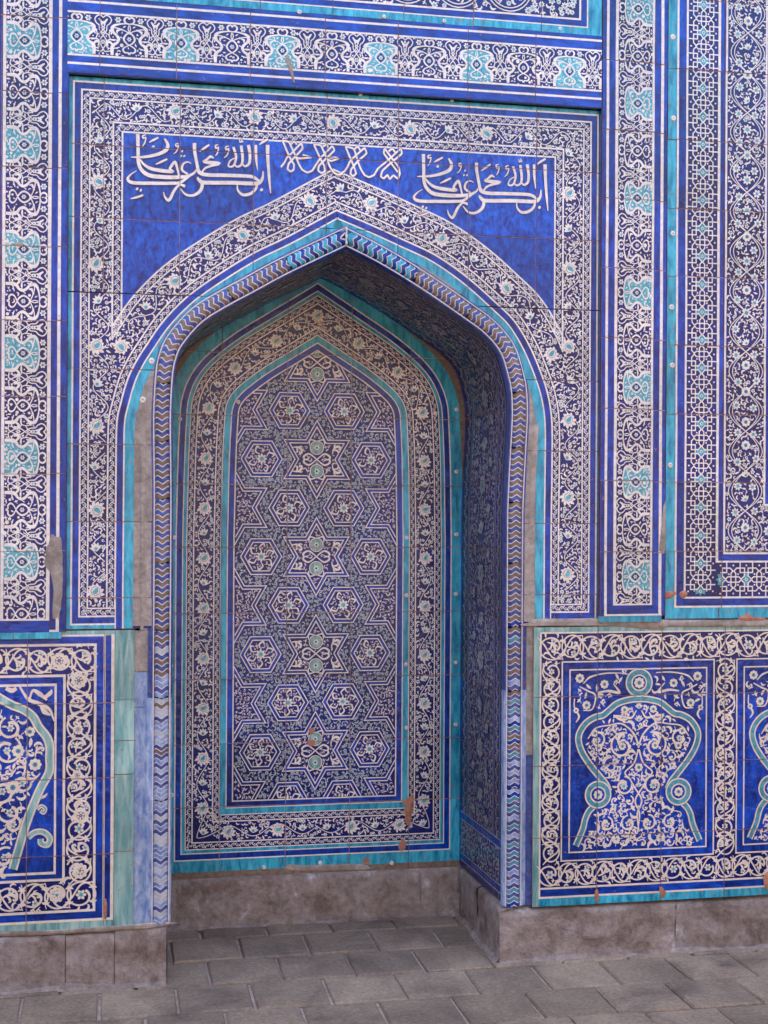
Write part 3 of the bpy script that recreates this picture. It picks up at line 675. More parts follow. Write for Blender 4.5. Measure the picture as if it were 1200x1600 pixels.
# ---- panel above the band
up = thing("tiled_wall", 'blue scrollwork panel with a turquoise edge at the top of the picture', "tiled wall", (0, YP, 3.45))
cv = Canvas((XL_, Z(9), XR_, ZTOP)); XR2 = WX(940, 30, YP)
cv.rect(XL_, Z(33), XR2, ZTOP, 'navy', 0)
cv.rect(XL_, Z(33), XR2, Z(22), 'turquoise', 1); cv.rect(WX(919, 20, YP), Z(33), XR2, ZTOP, 'turquoise', 1)
cv.rect(XL_, Z(22), WX(919, 20, YP), Z(20), 'white', 2); cv.rect(WX(917, 20, YP), Z(22), WX(919, 20, YP), ZTOP, 'white', 2)
cv.rect(XL_, Z(20), WX(917, 20, YP), Z(10.5), 'cobalt_flat', 1); cv.rect(WX(908, 20, YP), Z(20), WX(917, 20, YP), ZTOP, 'cobalt', 1)
cv.rect(XL_, Z(10.5), WX(908, 20, YP), Z(7.5), 'white', 2); cv.rect(WX(905, 20, YP), Z(10.5), WX(908, 20, YP), ZTOP, 'white', 2)
xr = WX(904, 20, YP)
for k in range(-8, 9):
    cx = .05 + k * .19
    if cx > xr - .1 or cx < XL_ + .05: continue
    for s_ in (0, .012): cv.ribbon(circle(.085 - s_, 28, cx, Z(7.5) + .09), .004, closed=True)
cv.fill(lambda x, z: (x < xr - .01) & (z > Z(7.5) + .006), .022, .022, ['comma', 'd6', 'tref', 'acan', 'd8'])
build_tiles(up, cv, plane_map(YP), [WX(p, 10, YP) for p in (50, 162, 285, 407, 520, 631, 740, 846)], ())
for p in ((468, 19), (600, 26), (694, 33), (875, 45)): 
    q = W(*p, YP); pin(q[0], q[1], YP, up, .008)

# ------------------------------------------------------------------ right-hand panel
pr = thing("tiled_wall", 'tall tiled panel of knotwork and flowering vines at the right edge', "tiled wall", (1.5, YP, 1.22))
YR = YP + .010
X = lambda p: WX(p, 480, YR)
Zr = lambda y: WZ(1130, y, YR)
XE = 2.05; zb = Zr(966)
zr = [Zr(y) for y in (3, 112, 222, 329, 434, 541, 648, 754, 861)]
cv = Canvas(); cv.rect(X(1042), zb, X(1056), ZTOP, 'turquoise', 0); cv.rect(X(1056), zb, XE, Zr(949), 'turquoise', 0)
build_tiles(pr, cv, plane_map(YR), [X(1125)], [z - .003 for z in zr], bed=True)
cv = Canvas(); cv.rect(X(1056), Zr(949), XE, ZTOP, 'navy', 0)
cv.rect(X(1056), Zr(949), X(1059), ZTOP, 'white', 2); cv.rect(X(1059), Zr(949), XE, Zr(946), 'white', 2)
cv.rect(X(1059), Zr(946), X(1070.5), ZTOP, 'cobalt', 1); cv.rect(X(1070), Zr(946), XE, Zr(935), 'cobalt_flat', 1)
cv.rect(X(1070.5), Zr(935), X(1073.5), ZTOP, 'white', 2); cv.rect(X(1073), Zr(935), XE, Zr(932), 'white', 2)
xi0, xi1 = X(1073.5), X(1120); zi0, zi1 = Zr(932), Zr(879)
cv.rect(xi1, zi1, X(1124), ZTOP, 'white', 2); cv.rect(xi1, zi1, XE, Zr(876), 'white', 2)
cv.rect(X(1124), Zr(876), X(1132), ZTOP, 'cobalt', 1); cv.rect(X(1131), Zr(876), XE, Zr(866), 'cobalt_flat', 1)
cv.rect(X(1132), Zr(866), X(1135), ZTOP, 'white', 2); cv.rect(X(1135), Zr(866), XE, Zr(863), 'white', 2)
def knot(cv, fm, ks, lay=2):
    """one repeat of the strapwork: local x -190..190, y 0..325 (star to star)"""
    def Lr(p, w=14, l=lay): cv.ribbon(fm(np.array(p, float)), w * ks, 'white', l)
    P = np.array([(-62, 38), (-18, 22), (0, 62), (18, 22), (62, 38), (62, -38), (18, -22), (0, -62), (-18, -22), (-62, -38)], float)
    cv.quads(fan(fm(P), fm(np.array([[0., 0.]]))[0]), 'teal_flower', lay - 1); p = fm(np.array([[0., 0.]]))[0]; cv.stamp('d6n', p[0], p[1], 40 * ks, 0, 1, lay - .5)
    ov = lambda a, b, c: [(-a, -b + c), (-a, b - c), (-a + c, b), (a - c, b), (a, b - c), (a, -b + c), (a - c, -b), (-a + c, -b), (-a, -b + c)]
    Lr([(x, y + 162) for x, y in ov(30, 96, 26)]); Lr([(x, y + 162) for x, y in ov(96, 30, 26)])
    for s in (1, -1):
        for v in (1, -1):
            y = lambda q: 162 + v * q
            Lr([(s * 4, y(96)), (s * 40, y(140)), (s * 128, y(140)), (s * 128, y(84)), (s * 78, y(84)), (s * 78, y(165))])
            Lr([(s * 96, y(8)), (s * 128, y(40)), (s * 128, y(88))])
            Lr([(s * 78, y(84)), (s * 190, y(84))])
            p = fm(np.array([(s * 60., y(58)), (s * 158., y(0)), (s * 158., y(162))]))
            for q in p: cv.stamp('dot', q[0], q[1], 22 * ks, 0, 1, lay)
ksx = (xi1 - xi0) / 380; kz = 0.1045 / 325
z = zi0 + .02
while z < ZTOP:
    knot(cv, lambda P, z=z: np.stack([(xi0 + xi1) / 2 + P[:, 0] * ksx, z + P[:, 1] * kz], 1), ksx); z += .1045
x = xi1 + .02; ksz = (zi1 - zi0) / 380
while x < XE - .1:
    knot(cv, lambda P, x=x: np.stack([x + P[:, 1] * kz, (zi0 + zi1) / 2 + P[:, 0] * ksz], 1), ksz); x += .1045
cv2 = Canvas((X(1135), Zr(863), XE, ZTOP)); fx0, fx1 = X(1135) + .006, X(1196) - .004; fz0 = Zr(863) + .006
cv2.rect(X(1194), Zr(790), X(1197), ZTOP, 'white', 3); cv2.rect(X(1194), Zr(790), XE, Zr(787), 'white', 3); cv2.rect(X(1197), Zr(787), XE, ZTOP, 'cobalt', 2.5)
zc = fz0 + .04; wv = fx1 - fx0; i = 0
tt = np.linspace(0, ZTOP - fz0, 150)
for ph, of in ((0, 0), (0, .014), (math.pi, 0), (math.pi, .014)):
    xx = (fx0 + fx1) / 2 + (wv / 2 - .006 - of) * np.sin(tt / .30 * 2 * math.pi + ph); cv2.ribbon(np.stack([xx, fz0 + tt], 1), .0032)
while zc < ZTOP:
    for dx, nm, sz in ((.2 + .1 * random.random(), 'd8', .034), (.68 + .12 * random.random(), 'd6', .032), (.5, random.choice(('d8', 'lotus', 'ros2')), .038)):
        cv2.stamp(nm, fx0 + wv * dx, zc + random.uniform(-.01, .01) + (.05 if dx == .5 else 0), sz, random.random(), 1, 3, mk=.45)
    zc += .1
for k in range(8): cv2.stamp('d8', fx1 + .02 + k * .05, fz0 + random.uniform(.03, .09), .04, random.random(), 1, 3)
cv2.fill(lambda x, z: ((x > fx0) & (x < fx1) & (z > fz0)) | ((x >= fx1) & (z < Zr(792)) & (z > fz0)), .0135, .0155, ['comma', 'leaf', 'tref', 'd5', 'comma'], 2, 1.5)
cv.merge(cv2); cv.clip(1, ZTOP, -1)
build_tiles(pr, cv, plane_map(YR), [X(1130), X(1245), X(1360)], zr)
for p in ((1051, 58), (1052, 185), (1051, 365), (1049, 480), (1050, 571), (1047, 727)): q = W(*p, YR); pin(q[0], q[1], YR, pr)
patch(WP([(1040, 925), (1054, 924), (1055, 930), (1041, 936)], YR), YR, pr, 'terracotta'); patch(WP([(1062, 926), (1070, 923), (1074, 929), (1068, 935), (1063, 933)], YR), YR, pr, 'terracotta')
patch(WP([(1152, 966), (1165, 960), (1170, 956), (1173, 963), (1190, 965), (1197, 969), (1160, 970)], YR), YR, pr, 'terracotta')

# ------------------------------------------------------------------ arch surround with the inscription
fr = thing('arch_surround', 'tiled arch surround with white calligraphy on cobalt spandrels and floral borders', 'arch surround', (.03, 0, 1.22))
FL, FR, FT, FB = WX(106, 500), WX(939.5, 400), 3.121, ZFB
xaL, xaR = A_path.P[0, 0], A_path.P[-1, 0]
F_path = Path([(xaL - .004, FB), (FL, FB), (FL, FT), (FR, FT), (FR, FB), (xaR + .004, FB)])
def ff(x, z): return np.minimum(np.minimum(x - FL, FR - x), np.minimum(FT - z, z - FB))
sdA = lambda x, z: signed(A_path, x, z)
cv = Canvas((FL, FB, FR, FT), .0018)
IN = -.103
I_pts = O_path.P + O_path.N * .035; ia = int(np.argmax(I_pts[:, 1])); zap = I_pts[ia, 1]; xap = I_pts[ia, 0]
zrow = np.unique(np.concatenate([np.linspace(FB, FT, 90), [zap]]))
gq = []
for z0, z1 in zip(zrow[:-1], zrow[1:]):
    l0, l1 = (np.interp([z0, z1], I_pts[:ia + 1, 1], I_pts[:ia + 1, 0]) if z1 <= zap + 1e-6 else (xap, xap)); r0, r1 = (np.interp([z0, z1], I_pts[ia:, 1][::-1], I_pts[ia:, 0][::-1]) if z1 <= zap + 1e-6 else (xap, xap))
    gq += [[(FL, z0), (l0, z0), (l1, z1), (FL, z1)], [(r0, z0), (FR, z0), (FR, z1), (r1, z1)]]
cv.quads(np.array(gq), 'navy', 0)
# cobalt field of the spandrels
st = len(cv.Q)
gx = np.linspace(FL + .18, FR - .18, 120); gz = np.linspace(1.9, FT - .18, 90)
cols = []
O2 = A_path.P + A_path.N * .131; 
io = int(np.argmax(O2[:, 1])); up_l = O2[:io + 1]; up_r = O2[io:]
def arch_top(x):
    if x <= up_l[-1, 0]: return float(np.interp(x, up_l[:, 0], up_l[:, 1]))
    return float(np.interp(x, up_r[:, 0], up_r[:, 1]))
for a_, b_ in zip(gx[:-1], gx[1:]): cols.append([(a_, arch_top(a_)), (b_, arch_top(b_)), (b_, FT - .18), (a_, FT - .18)])
cv.quads(np.array(cols), 'cobalt_field', 1)
# field border (top and sides of the spandrel field)
E_path = Path([(FL, 1.9), (FL, FT), (FR, FT), (FR, 1.9)])
st = len(cv.Q)
for n0, n1, m_, l_ in ((-.152, -.146, 'white', 2), (-.183, -.177, 'white', 2)): E_path.band(cv, n0, n1, m_, l_, .005)
E_path.band(cv, -.178, -.150, 'navy', 1.5, .005)
small_scroll(cv, E_path.off(-.1645), 0, .0125, 2, .034)
cv.mask(st, lambda x, z: sdA(x, z) > .110)
# arch bands
st = len(cv.Q); A_path.band(cv, .108, .113, 'white', 2); A_path.band(cv, .131, .137, 'white', 2); A_path.band(cv, .112, .132, 'navy', 1.6); small_scroll(cv, Path(A_path.P + A_path.N * .1225), 0, .0105, 2, .032)
cv.mask(st, lambda x, z: ff(x, z) > .148)
A_path.band(cv, 0, .006, 'white', 2); A_path.band(cv, .028, .0335, 'white', 2); small_scroll(cv, Path(A_path.P + A_path.N * .017), 0, .011, 2, .032)
A_path.band(cv, -.021, 0, 'cobalt', 2); A_path.band(cv, -.026, -.021, 'white', 2.5); A_path.band(cv, -.058, -.026, 'turquoise', 2)
st = len(cv.Q); O_path.band(cv, .036, .14, 'plaster', 1); cv.mask(st, lambda x, z: (z > FB + .008) & (sdA(x, z) < -.04))
# outer frame lines
for n0, n1, m_, l_ in ((-.013, 0, 'turquoise', 3), (-.019, -.013, 'white', 3), (-.040, -.019, 'cobalt', 3), (-.046, -.040, 'white', 3), (-.073, -.068, 'white', 3)): F_path.band(cv, n0, n1, m_, l_)
F_path.band(cv, -.069, -.045, 'navy', 2.8); small_scroll(cv, F_path.off(-.057), 0, .0115, 3.2, .032)
# keep the leaf filling off the lines
def keep(x, z): 
    f = ff(x, z); s = sdA(x, z); return (f > .078) & (s > .039) & ((f < .144) | (s < .103))
zz = np.linspace(FB + .09, FT - .11, 400)
# big blossoms at measured places of the photograph, plus the alternating smaller ones
big = [(154, 284), (150, 412), (151, 540), (189, 542), (151, 665), (151, 797), (149, 924), (274, 174), (398, 183), (520, 192), (641, 202), (760, 209), (889, 302), (890, 420), (888, 542), (861, 553), (888, 656), (887, 777), (886, 897),
       (273, 439), (379, 368), (484, 314), (580, 317), (690, 373), (791, 450)]
mid = [(156, 220), (156, 345), (154, 470), (152, 600), (148, 730), (150, 857), (214, 170), (340, 180), (459, 186), (585, 197), (700, 204), (825, 214), (888, 240), (889, 358), (888, 480), (890, 595), (886, 715), (887, 837), (228, 480), (325, 400), (430, 340), (532, 295), (632, 345), (740, 405), (828, 495)]
for p in big: q = W(*p); cv.stamp('big', q[0], q[1], .060, random.uniform(-.4, .4), random.choice((1, -1)), 3, mk=.44)
for p in mid: q = W(*p); cv.stamp('lotus', q[0], q[1], .044, random.uniform(-1, 1), 1, 3, mk=.4)
Fs = F_path.off(-.111); stem = Fs.at(np.linspace(.05, Fs.len - .05, 420), .026 * np.sin(np.linspace(0, Fs.len, 420) / .14 * 6.283)); st = len(cv.Q); cv.ribbon(stem, .003, 'white', 2); cv.mask(st, keep)
stem = A_path.at(np.linspace(1.0, A_path.len - 1.0, 260), .071 + .024 * np.sin(np.linspace(0, A_path.len - 2, 260) / .14 * 6.283)); st = len(cv.Q); cv.ribbon(stem, .003, 'white', 2); cv.mask(st, lambda x, z: keep(x, z) & (ff(x, z) > .15))
cv.fill(keep, .0115, .0150, LEAFS, 2, 1.6, (.75, 1.25))
cv.clip(0, FL, 1); cv.clip(0, FR, -1)
zsplit = WZ(150, 457)
lo = Canvas(); q_, m_, l_ = cv.cat(); lo.Q = [q_.copy()]; lo.M = [m_.copy()]; lo.L = [l_.copy()]
cv.clip(1, zsplit + .0019, 1); lo.clip(1, zsplit - .0019, -1)
vj = [WX(p, 300) for p in (162, 281, 396, 510, 622, 732, 838)]
hj = [WZ(150, y) for y in (226, 340)]
build_tiles(fr, cv, plane_map(0), vj, hj, tilt=.004)
q_, m_, l_ = lo.cat(); lo2 = Canvas(); lo2.Q = [q_.copy()]; lo2.M = [m_.copy()]; lo2.L = [l_.copy()]; lo.clip(0, 0, -1); lo2.clip(0, 0, 1)
for c_ in (lo, lo2): build_tiles(fr, c_, plane_map(0), (), [WZ(150, y) for y in (576, 694, 815, 934)])
for p in ((223, 625), (237, 564), (563, 148), (680, 150), (706, 157), (875, 0)): 
    if p[1] > 100: q = W(*p); pin(q[0], q[1], -.001, fr, .012 if p[1] > 500 else .007)

# calligraphy, white glaze on the cobalt
ins = Canvas()
CAL = [[(1118, 152, 26), (1120, 250, 22), (1130, 400, 18), (1141, 515, 7)], [(1056, 150, 8), (1085, 130, 16), (1122, 108, 14)], [(1030, 152, 20), (1032, 250, 18), (1043, 342, 6)],
 [(975, 152, 22), (986, 230, 20), (980, 290, 18), (950, 312, 15), (926, 292, 10)], [(920, 158, 20), (931, 250, 18), (922, 300, 15), (890, 316, 13), (870, 296, 10)], [(862, 168, 18), (882, 240, 16), (868, 300, 14), (846, 316, 13), (824, 308, 10), (838, 272, 10), (872, 250, 7)],
 [(908, 112, 6), (912, 132, 8), (922, 128, 6), (924, 108, 6), (928, 130, 8), (938, 124, 4)],
 [(1085, 350, 8), (1080, 400, 18), (1056, 436, 24), (1000, 442, 26), (850, 436, 26), (690, 436, 26), (628, 432, 26), (598, 408, 20), (596, 392, 8)],
 [(604, 408, 20), (628, 450, 22), (612, 498, 22), (562, 530, 18), (505, 524, 15), (462, 478, 6)],
 [(1056, 425, 18), (1014, 396, 22), (960, 386, 23), (800, 380, 24), (660, 376, 25), (604, 354, 26), (590, 300, 20), (572, 200, 22), (570, 138, 24)],
 [(1040, 432, 14), (1030, 480, 17), (990, 518, 21), (932, 526, 19), (896, 492, 14), (890, 448, 6)],
 [(715, 252, 8), (690, 240, 18), (662, 262, 14), (640, 278, 16), (690, 286, 26), (748, 292, 24), (700, 308, 16), (650, 328, 14), (616, 372, 10)],
 [(145, 70, 24), (148, 200, 22), (150, 280, 22), (174, 340, 24), (230, 380, 27), (330, 393, 27), (440, 395, 25), (520, 386, 20), (570, 360, 14), (578, 338, 6)],
 [(346, 104, 12), (370, 150, 22), (356, 192, 25), (296, 222, 22), (200, 242, 18), (94, 245, 6)],
 [(156, 256, 10), (196, 302, 17), (250, 332, 23), (330, 346, 25), (402, 352, 22), (386, 330, 16), (424, 282, 20), (444, 340, 14), (456, 392, 10)],
 [(548, 294, 4), (520, 280, 9), (486, 296, 14), (478, 340, 16), (520, 372, 14)],
 [(136, 346, 4), (92, 375, 9), (70, 410, 19), (112, 436, 23), (250, 440, 23), (400, 440, 22), (462, 434, 18), (512, 400, 18), (562, 364, 12)],
 [(500, 462, 20), (460, 452, 13), (420, 492, 18), (380, 566, 20), (350, 544, 13), (338, 505, 5)],
 [(230, 134, 6), (262, 116, 15), (300, 97, 12)], [(280, 298, 6), (320, 280, 15), (366, 258, 12)], [(608, 202, 6), (645, 176, 15), (682, 150, 12)], [(92, 556, 6), (140, 544, 15), (186, 528, 12)],
 [(206, 76, 6), (184, 84, 11), (186, 102, 11), (206, 98, 8), (196, 140, 9), (178, 165, 4)], [(450, 140, 6), (430, 148, 10), (434, 164, 10), (450, 158, 8), (436, 200, 8), (414, 220, 4)],
 [(748, 150, 6), (728, 158, 11), (732, 178, 11), (750, 172, 8), (742, 214, 9), (726, 236, 4)], [(828, 160, 6), (806, 168, 11), (808, 188, 11), (828, 182, 8), (816, 226, 9), (792, 250, 4)],
 [(1066, 482, 12), (1072, 488, 26), (1080, 496, 12)], [(254, 160, 12), (260, 166, 26), (268, 172, 12)], [(134, 476, 12), (140, 482, 24), (146, 488, 12)], [(162, 488, 12), (168, 492, 24), (174, 496, 12)], [(466, 232, 10), (470, 236, 20), (474, 240, 10)], [(490, 232, 10), (494, 236, 20), (498, 240, 10)], [(474, 196, 10), (478, 200, 20), (482, 204, 10)]]
base = np.array(W(416, 226)); 
def place(stroke, mp):
    s_ = np.array(stroke, float); P = np.array([W(185 + a / 4.8, 195 + b / 4.8) for a, b in s_[:, :2]]); P = mp(P); Pc = catmull(P, 6); w = np.interp(np.linspace(0, 1, len(Pc)), np.linspace(0, 1, len(s_)), s_[:, 2]) / 4.8 / 440
    ins.ribbon(Pc, w * 1.08, 'white', 3); ins.ribbon(Pc, w * 1.08 + .0035, 'outline', 2.4)
l0, l1 = np.array(W(197.5, 280)), np.array(W(416, 226)); r0, r1 = np.array(W(644.6, 306)), np.array(W(849.5, 259))
sx = (r1[0] - r0[0]) / (l1[0] - l0[0]); dz = ((r1[1] - l1[1]) + (r0[1] - l0[1])) / 2
for s_ in CAL:
    place(s_, lambda P: P)
    place(s_, lambda P: np.stack([r0[0] + (P[:, 0] - l0[0]) * sx, P[:, 1] + dz], 1))
KA = [[(60, 95), (150, 310), (190, 390), (232, 450), (225, 530), (180, 557), (132, 520), (150, 440), (240, 340), (362, 215), (340, 128), (170, 310), (125, 345), (85, 430), (35, 490)],
 [(60, 95), (158, 113), (250, 320), (300, 440), (350, 530), (430, 572), (500, 545), (560, 450), (620, 360), (800, 172), (834, 240), (700, 370), (600, 470), (588, 540), (640, 582), (692, 550), (680, 470), (630, 380), (522, 148), (632, 164), (720, 370), (770, 500), (830, 580), (890, 606), (955, 590)],
 [(185, 150), (235, 105), (275, 155)], [(660, 185), (720, 150), (735, 200)], [(255, 330), (290, 362), (370, 358), (490, 345), (360, 308)], [(715, 365), (780, 402), (890, 365), (850, 345), (760, 355)]]
KB = [[(0, 495), (70, 460), (110, 400), (150, 310), (342, 138), (372, 215), (240, 330), (160, 430), (148, 490), (185, 527), (228, 490), (200, 400), (78, 118), (200, 153), (250, 330), (290, 430), (340, 510), (400, 540), (470, 510), (520, 420), (640, 325), (832, 148), (847, 220), (690, 350), (580, 450), (558, 530), (600, 557), (650, 505), (680, 567), (730, 510), (790, 562), (818, 490), (800, 400), (700, 270), (610, 148), (598, 215), (700, 350), (790, 470)], [(210, 155), (250, 120), (285, 180)], [(665, 190), (715, 150), (760, 210)]]
def chaikin(P, it=2, r=.22):
    P = np.asarray(P, float)
    for k_ in range(it):
        q = [P[:1]]; r = (.1, .25)[k_]
        for a_, b_ in zip(P[:-1], P[1:]): q.append(np.array([a_ + (b_ - a_) * r, b_ + (a_ - b_) * r]))
        P = np.vstack(q + [P[-1:]])
    return P
for grp, ox, oy, sc_ in ((KA, 435, 210, 9.52), (KB, 530, 215, 8.65)):
    for s_ in grp:
        Pc = np.array([W(ox + a_ / sc_, oy + b_ / sc_) for a_, b_ in chaikin(s_)]); ins.ribbon(Pc, .0066, 'white', 3.4); ins.ribbon(Pc, .0096, 'outline', 2.2)
for c in vj: ins.cut(0, c, .0012)
for c in hj: ins.cut(1, c, .0012)
q, m, l = ins.cat(); cu = q.mean(1)[:, 0]; x_a, x_b = WX(432, 260), WX(632, 280)
for lab, sel in (('white Arabic calligraphy in the left spandrel', cu < x_a), ('white knotted lettering over the arch point', (cu >= x_a) & (cu < x_b)), ('white Arabic calligraphy in the right spandrel', cu >= x_b)):
    qq, mm, ll = q[sel], m[sel], l[sel]; v = plane_map(-.0016)(qq[:, :, 0].ravel(), qq[:, :, 1].ravel(), np.repeat(ll, 4) * EPS)
    ar = np.cross(qq[:, 1] - qq[:, 0], qq[:, 2] - qq[:, 0]) + np.cross(qq[:, 2] - qq[:, 0], qq[:, 3] - qq[:, 0])
    mesh_obj('inscription', v, [(4 * k, 4 * k + 1, 4 * k + 2, 4 * k + 3) if ar[k] > 0 else (4 * k + 3, 4 * k + 2, 4 * k + 1, 4 * k) for k in range(len(qq))], [int(a_) for a_ in mm], fr)['label'] = lab

# ------------------------------------------------------------------ arch moulding (chevron roll)
mo = thing('arch_moulding', 'chevron patterned rounded moulding running round the edge of the pointed niche', 'moulding', (.03, 0, .2))
S = O_path
prof = [(-.006, .032), (-.006, .004), (-.003, -.001), (.002, -.003), (.006, .003)]
th = np.linspace(math.pi, 0, 11); roll = [(.031 + .025 * math.cos(a), -.0185 * math.sin(a) + .003) for a in th]
prof2 = [(.056, .003), (.060, -.002), (.064, -.003), (.070, .001), (.077, .004), (.094, .004)]
def on(s, n, y): p = S.at(s, n); return np.stack([p[:, 0], np.broadcast_to(y, p[:, 0].shape), p[:, 1]], 1)
apex_s = S.S[int(np.argmax(S.P[:, 1]))]
def sweep(name, s0, s1, pf, mat, parent, step=.012):
    ss = np.unique(np.concatenate([np.linspace(s0, s1, max(2, int((s1 - s0) / step))), S.S[(S.S > s0) & (S.S < s1)]])); V = []; F = []
    for n, y in pf: V.append(on(ss, n, y))
    V = np.vstack(V); k = len(ss)
    for j in range(len(pf) - 1):
        for i in range(k - 1): a = j * k + i; F.append((a, a + k, a + k + 1, a + 1))
    return mesh_obj(name, V, F, [MI[mat]] * len(F), parent, V.mean(0), True)
segs = [0]
zmarks = [WZ(250, y) for y in (1250, 1090, 985, 880, 780, 690, 600)]
left_s = [z - .2 for z in zmarks]
cuts = sorted(left_s + [apex_s - .45, apex_s - .215, apex_s, apex_s + .27, apex_s + .50] + [S.len - v for v in left_s])
cuts = [0] + [c for c in cuts if .05 < c < S.len - .05] + [S.len]
for i, (s0, s1) in enumerate(zip(cuts[:-1], cuts[1:])):
    s0 += .0003; s1 -= .0003; midp = S.at((s0 + s1) / 2)[0]; left = (s0 + s1) / 2 < apex_s; z = midp[1]; near = abs((s0 + s1) / 2 - apex_s)
    if near < .27 and not (left and near > .215): c1, c2, edge = 'turquoise', 'cobalt', 'cobalt'
    elif z < .78 and left: c1, c2, edge = 'lavender', 'grey_leaf', 'lavender'
    elif z < 1.1 and left: c1, c2, edge = 'brown', 'slate', 'lavender'
    elif z < 1.0: c1, c2, edge = 'sea', 'slate', 'lavender'
    else: c1, c2, edge = 'brown', 'slate', 'slate'
    per = .038 if z > .95 else .033; n = max(2, round((s1 - s0) / per)); per = (s1 - s0) / n
    V = []; F = []; M = []
    zig = lambda t: .0080 * np.interp(t, [0, .25, .5, .75, 1], [.3, 1, -.7, .8, -.5])
    tt = np.linspace(0, 1, 11); zg = zig(tt)
    for k in range(n):
        for mtl, a0, a1, dep in ((c1, 0, .40, 0), ('mauve_white', .40, .5, .0008), (c2, .5, .90, 0), ('mauve_white', .90, 1.0, .0008)):
            o = len(V)
            if mtl != 'mauve_white' and c1 != 'turquoise':
                zk = S.at(s0 + (k + a0) * per)[0][1]; pr_ = min(1, max(0, (1.30 - zk) / .65)); alt = random.random() < pr_; first = mtl == c1
                if left: mtl = (random.choice(('lavender', 'grey_leaf', 'lavender')) if first else random.choice(('slate', 'lavender', 'grey_leaf'))) if alt else ('brown' if first else 'slate')
                else: mtl = (random.choice(('sea', 'sea', 'lavender')) if first else random.choice(('slate', 'slate', 'cobalt'))) if alt else ('brown' if first else 'slate')
            for aa in (a0, a1):
                sv = np.clip(s0 + (k + aa) * per + zg, s0, s1)
                for j, (nn, yy) in enumerate(roll):
                    p = S.at(sv[j], nn)[0]; V.append((p[0], yy - dep, p[1]))
            for j in range(10): F.append((o + j, o + j + 1, o + 11 + j + 1, o + 11 + j)); M.append(MI[mtl])
    rl = mesh_obj('chevron_roll', V, F, M, mo, np.mean(V, 0), True)
    sweep('bead', s0, s1, prof, edge, rl); sweep('edge_line', s0, s1, [(.0005, -.0046), (.0050, -.0046)], 'mauve_white', rl); sweep('edge_line', s0, s1, [(.0575, -.0046), (.0615, -.0046)], 'mauve_white', rl); sweep('bead', s0, s1, prof2, edge if edge != 'cobalt' else 'slate', rl)
ap = S.P[int(np.argmax(S.P[:, 1]))]; jv = []
for k_ in range(9):
    z_ = ap[1] + .004 + .062 * k_ / 8; dx_ = .0028 + .0012 * math.sin(k_ * 1.9); jv += [(ap[0] - dx_ + .001 * math.sin(k_ * 2.3), -.018 - .002 * math.sin(k_), z_), (ap[0] + dx_ + .001 * math.sin(k_ * 2.3), -.018, z_)]
mesh_obj('mortar_joint', jv + [(a_, .004, c_) for a_, b_, c_ in jv], [(2 * k_, 2 * k_ + 1, 2 * k_ + 3, 2 * k_ + 2) for k_ in range(8)] + [(2 * k_, 2 * k_ + 2, 20 + 2 * k_, 18 + 2 * k_) for k_ in range(8)] + [(2 * k_ + 3, 2 * k_ + 1, 19 + 2 * k_, 21 + 2 * k_) for k_ in range(8)], [MI['mauve_white']] * 24, mo, jv[0])
# plaster coves beside the roll on both jambs, up to where the glaze survives
def cove(s0, s1, mat, w=.118): sweep('cove', s0, s1, [(.076, .006), (.084, .001), (.096, -.0015), (w, -.003)], mat, mo)
zl = lambda y: WZ(222, y) - .2
cove(.0, zl(1105), 'lavender', .127); cove(zl(1105) + .002, zl(1050), 'lavender', .125); cove(zl(1050) + .002, zl(985), 'plaster', .125); cove(zl(985) + .002, zl(690), 'plaster', .105)
cove(S.len - (WZ(835, 1180) - .2), S.len, 'slate', .118); cove(S.len - (WZ(835, 975) - .2), S.len - (WZ(835, 1180) - .2) - .002, 'plaster', .118); cove(S.len - (WZ(830, 660) - .2), S.len - (WZ(835, 975) - .2) - .002, 'plaster', .105)

# ------------------------------------------------------------------ niche reveal (jambs and soffit)
rv = thing('niche_reveal', 'shaded tiled side and ceiling of the niche with dark floral bands', 'niche lining', (.03, .3, .2))
R = Path(O_path.P + O_path.N * .006)
R = R.dense(.012)
def rmap(U, V, h):
    p = R.at(U); n = np.stack([np.interp(U, R.S, R.N[:, 0]), np.interp(U, R.S, R.N[:, 1])], 1)
    w = p - n * np.asarray(h)[:, None]
    # the side walls run back a little narrower, as in the photograph
    k = (V - .03) / .57; xc = .022
    return np.stack([xc + (w[:, 0] - xc) * (1 - np.where(w[:, 0] > xc, .036, .012) * k), V, w[:, 1] - .02 * k * np.clip((w[:, 1] - 1.9) / .6, 0, 1)], 1)
cv = Canvas((0, .03, R.len, .60), .0022); cv.swap = {'white': 'shade_soot_white', 'teal_flower': 'sea'}  # ornament whites take the glaze with shade mixed into its colour
ss = np.arange(0, R.len + .012, .012); ss[-1] = R.len
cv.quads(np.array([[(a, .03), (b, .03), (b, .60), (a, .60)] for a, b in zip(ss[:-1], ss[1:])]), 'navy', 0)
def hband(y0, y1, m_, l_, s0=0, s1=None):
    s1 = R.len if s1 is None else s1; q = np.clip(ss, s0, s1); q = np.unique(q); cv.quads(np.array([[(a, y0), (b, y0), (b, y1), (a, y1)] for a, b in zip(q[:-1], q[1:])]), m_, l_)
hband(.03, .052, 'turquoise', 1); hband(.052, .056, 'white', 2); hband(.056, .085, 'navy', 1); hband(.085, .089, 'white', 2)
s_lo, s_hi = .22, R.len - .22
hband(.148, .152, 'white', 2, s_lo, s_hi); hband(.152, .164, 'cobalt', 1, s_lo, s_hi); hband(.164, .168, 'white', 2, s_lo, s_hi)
hband(.478, .482, 'white', 2, s_lo, s_hi); hband(.482, .494, 'cobalt', 1, s_lo, s_hi); hband(.494, .498, 'white', 2, s_lo, s_hi); hband(.575, .60, 'cobalt', 1)
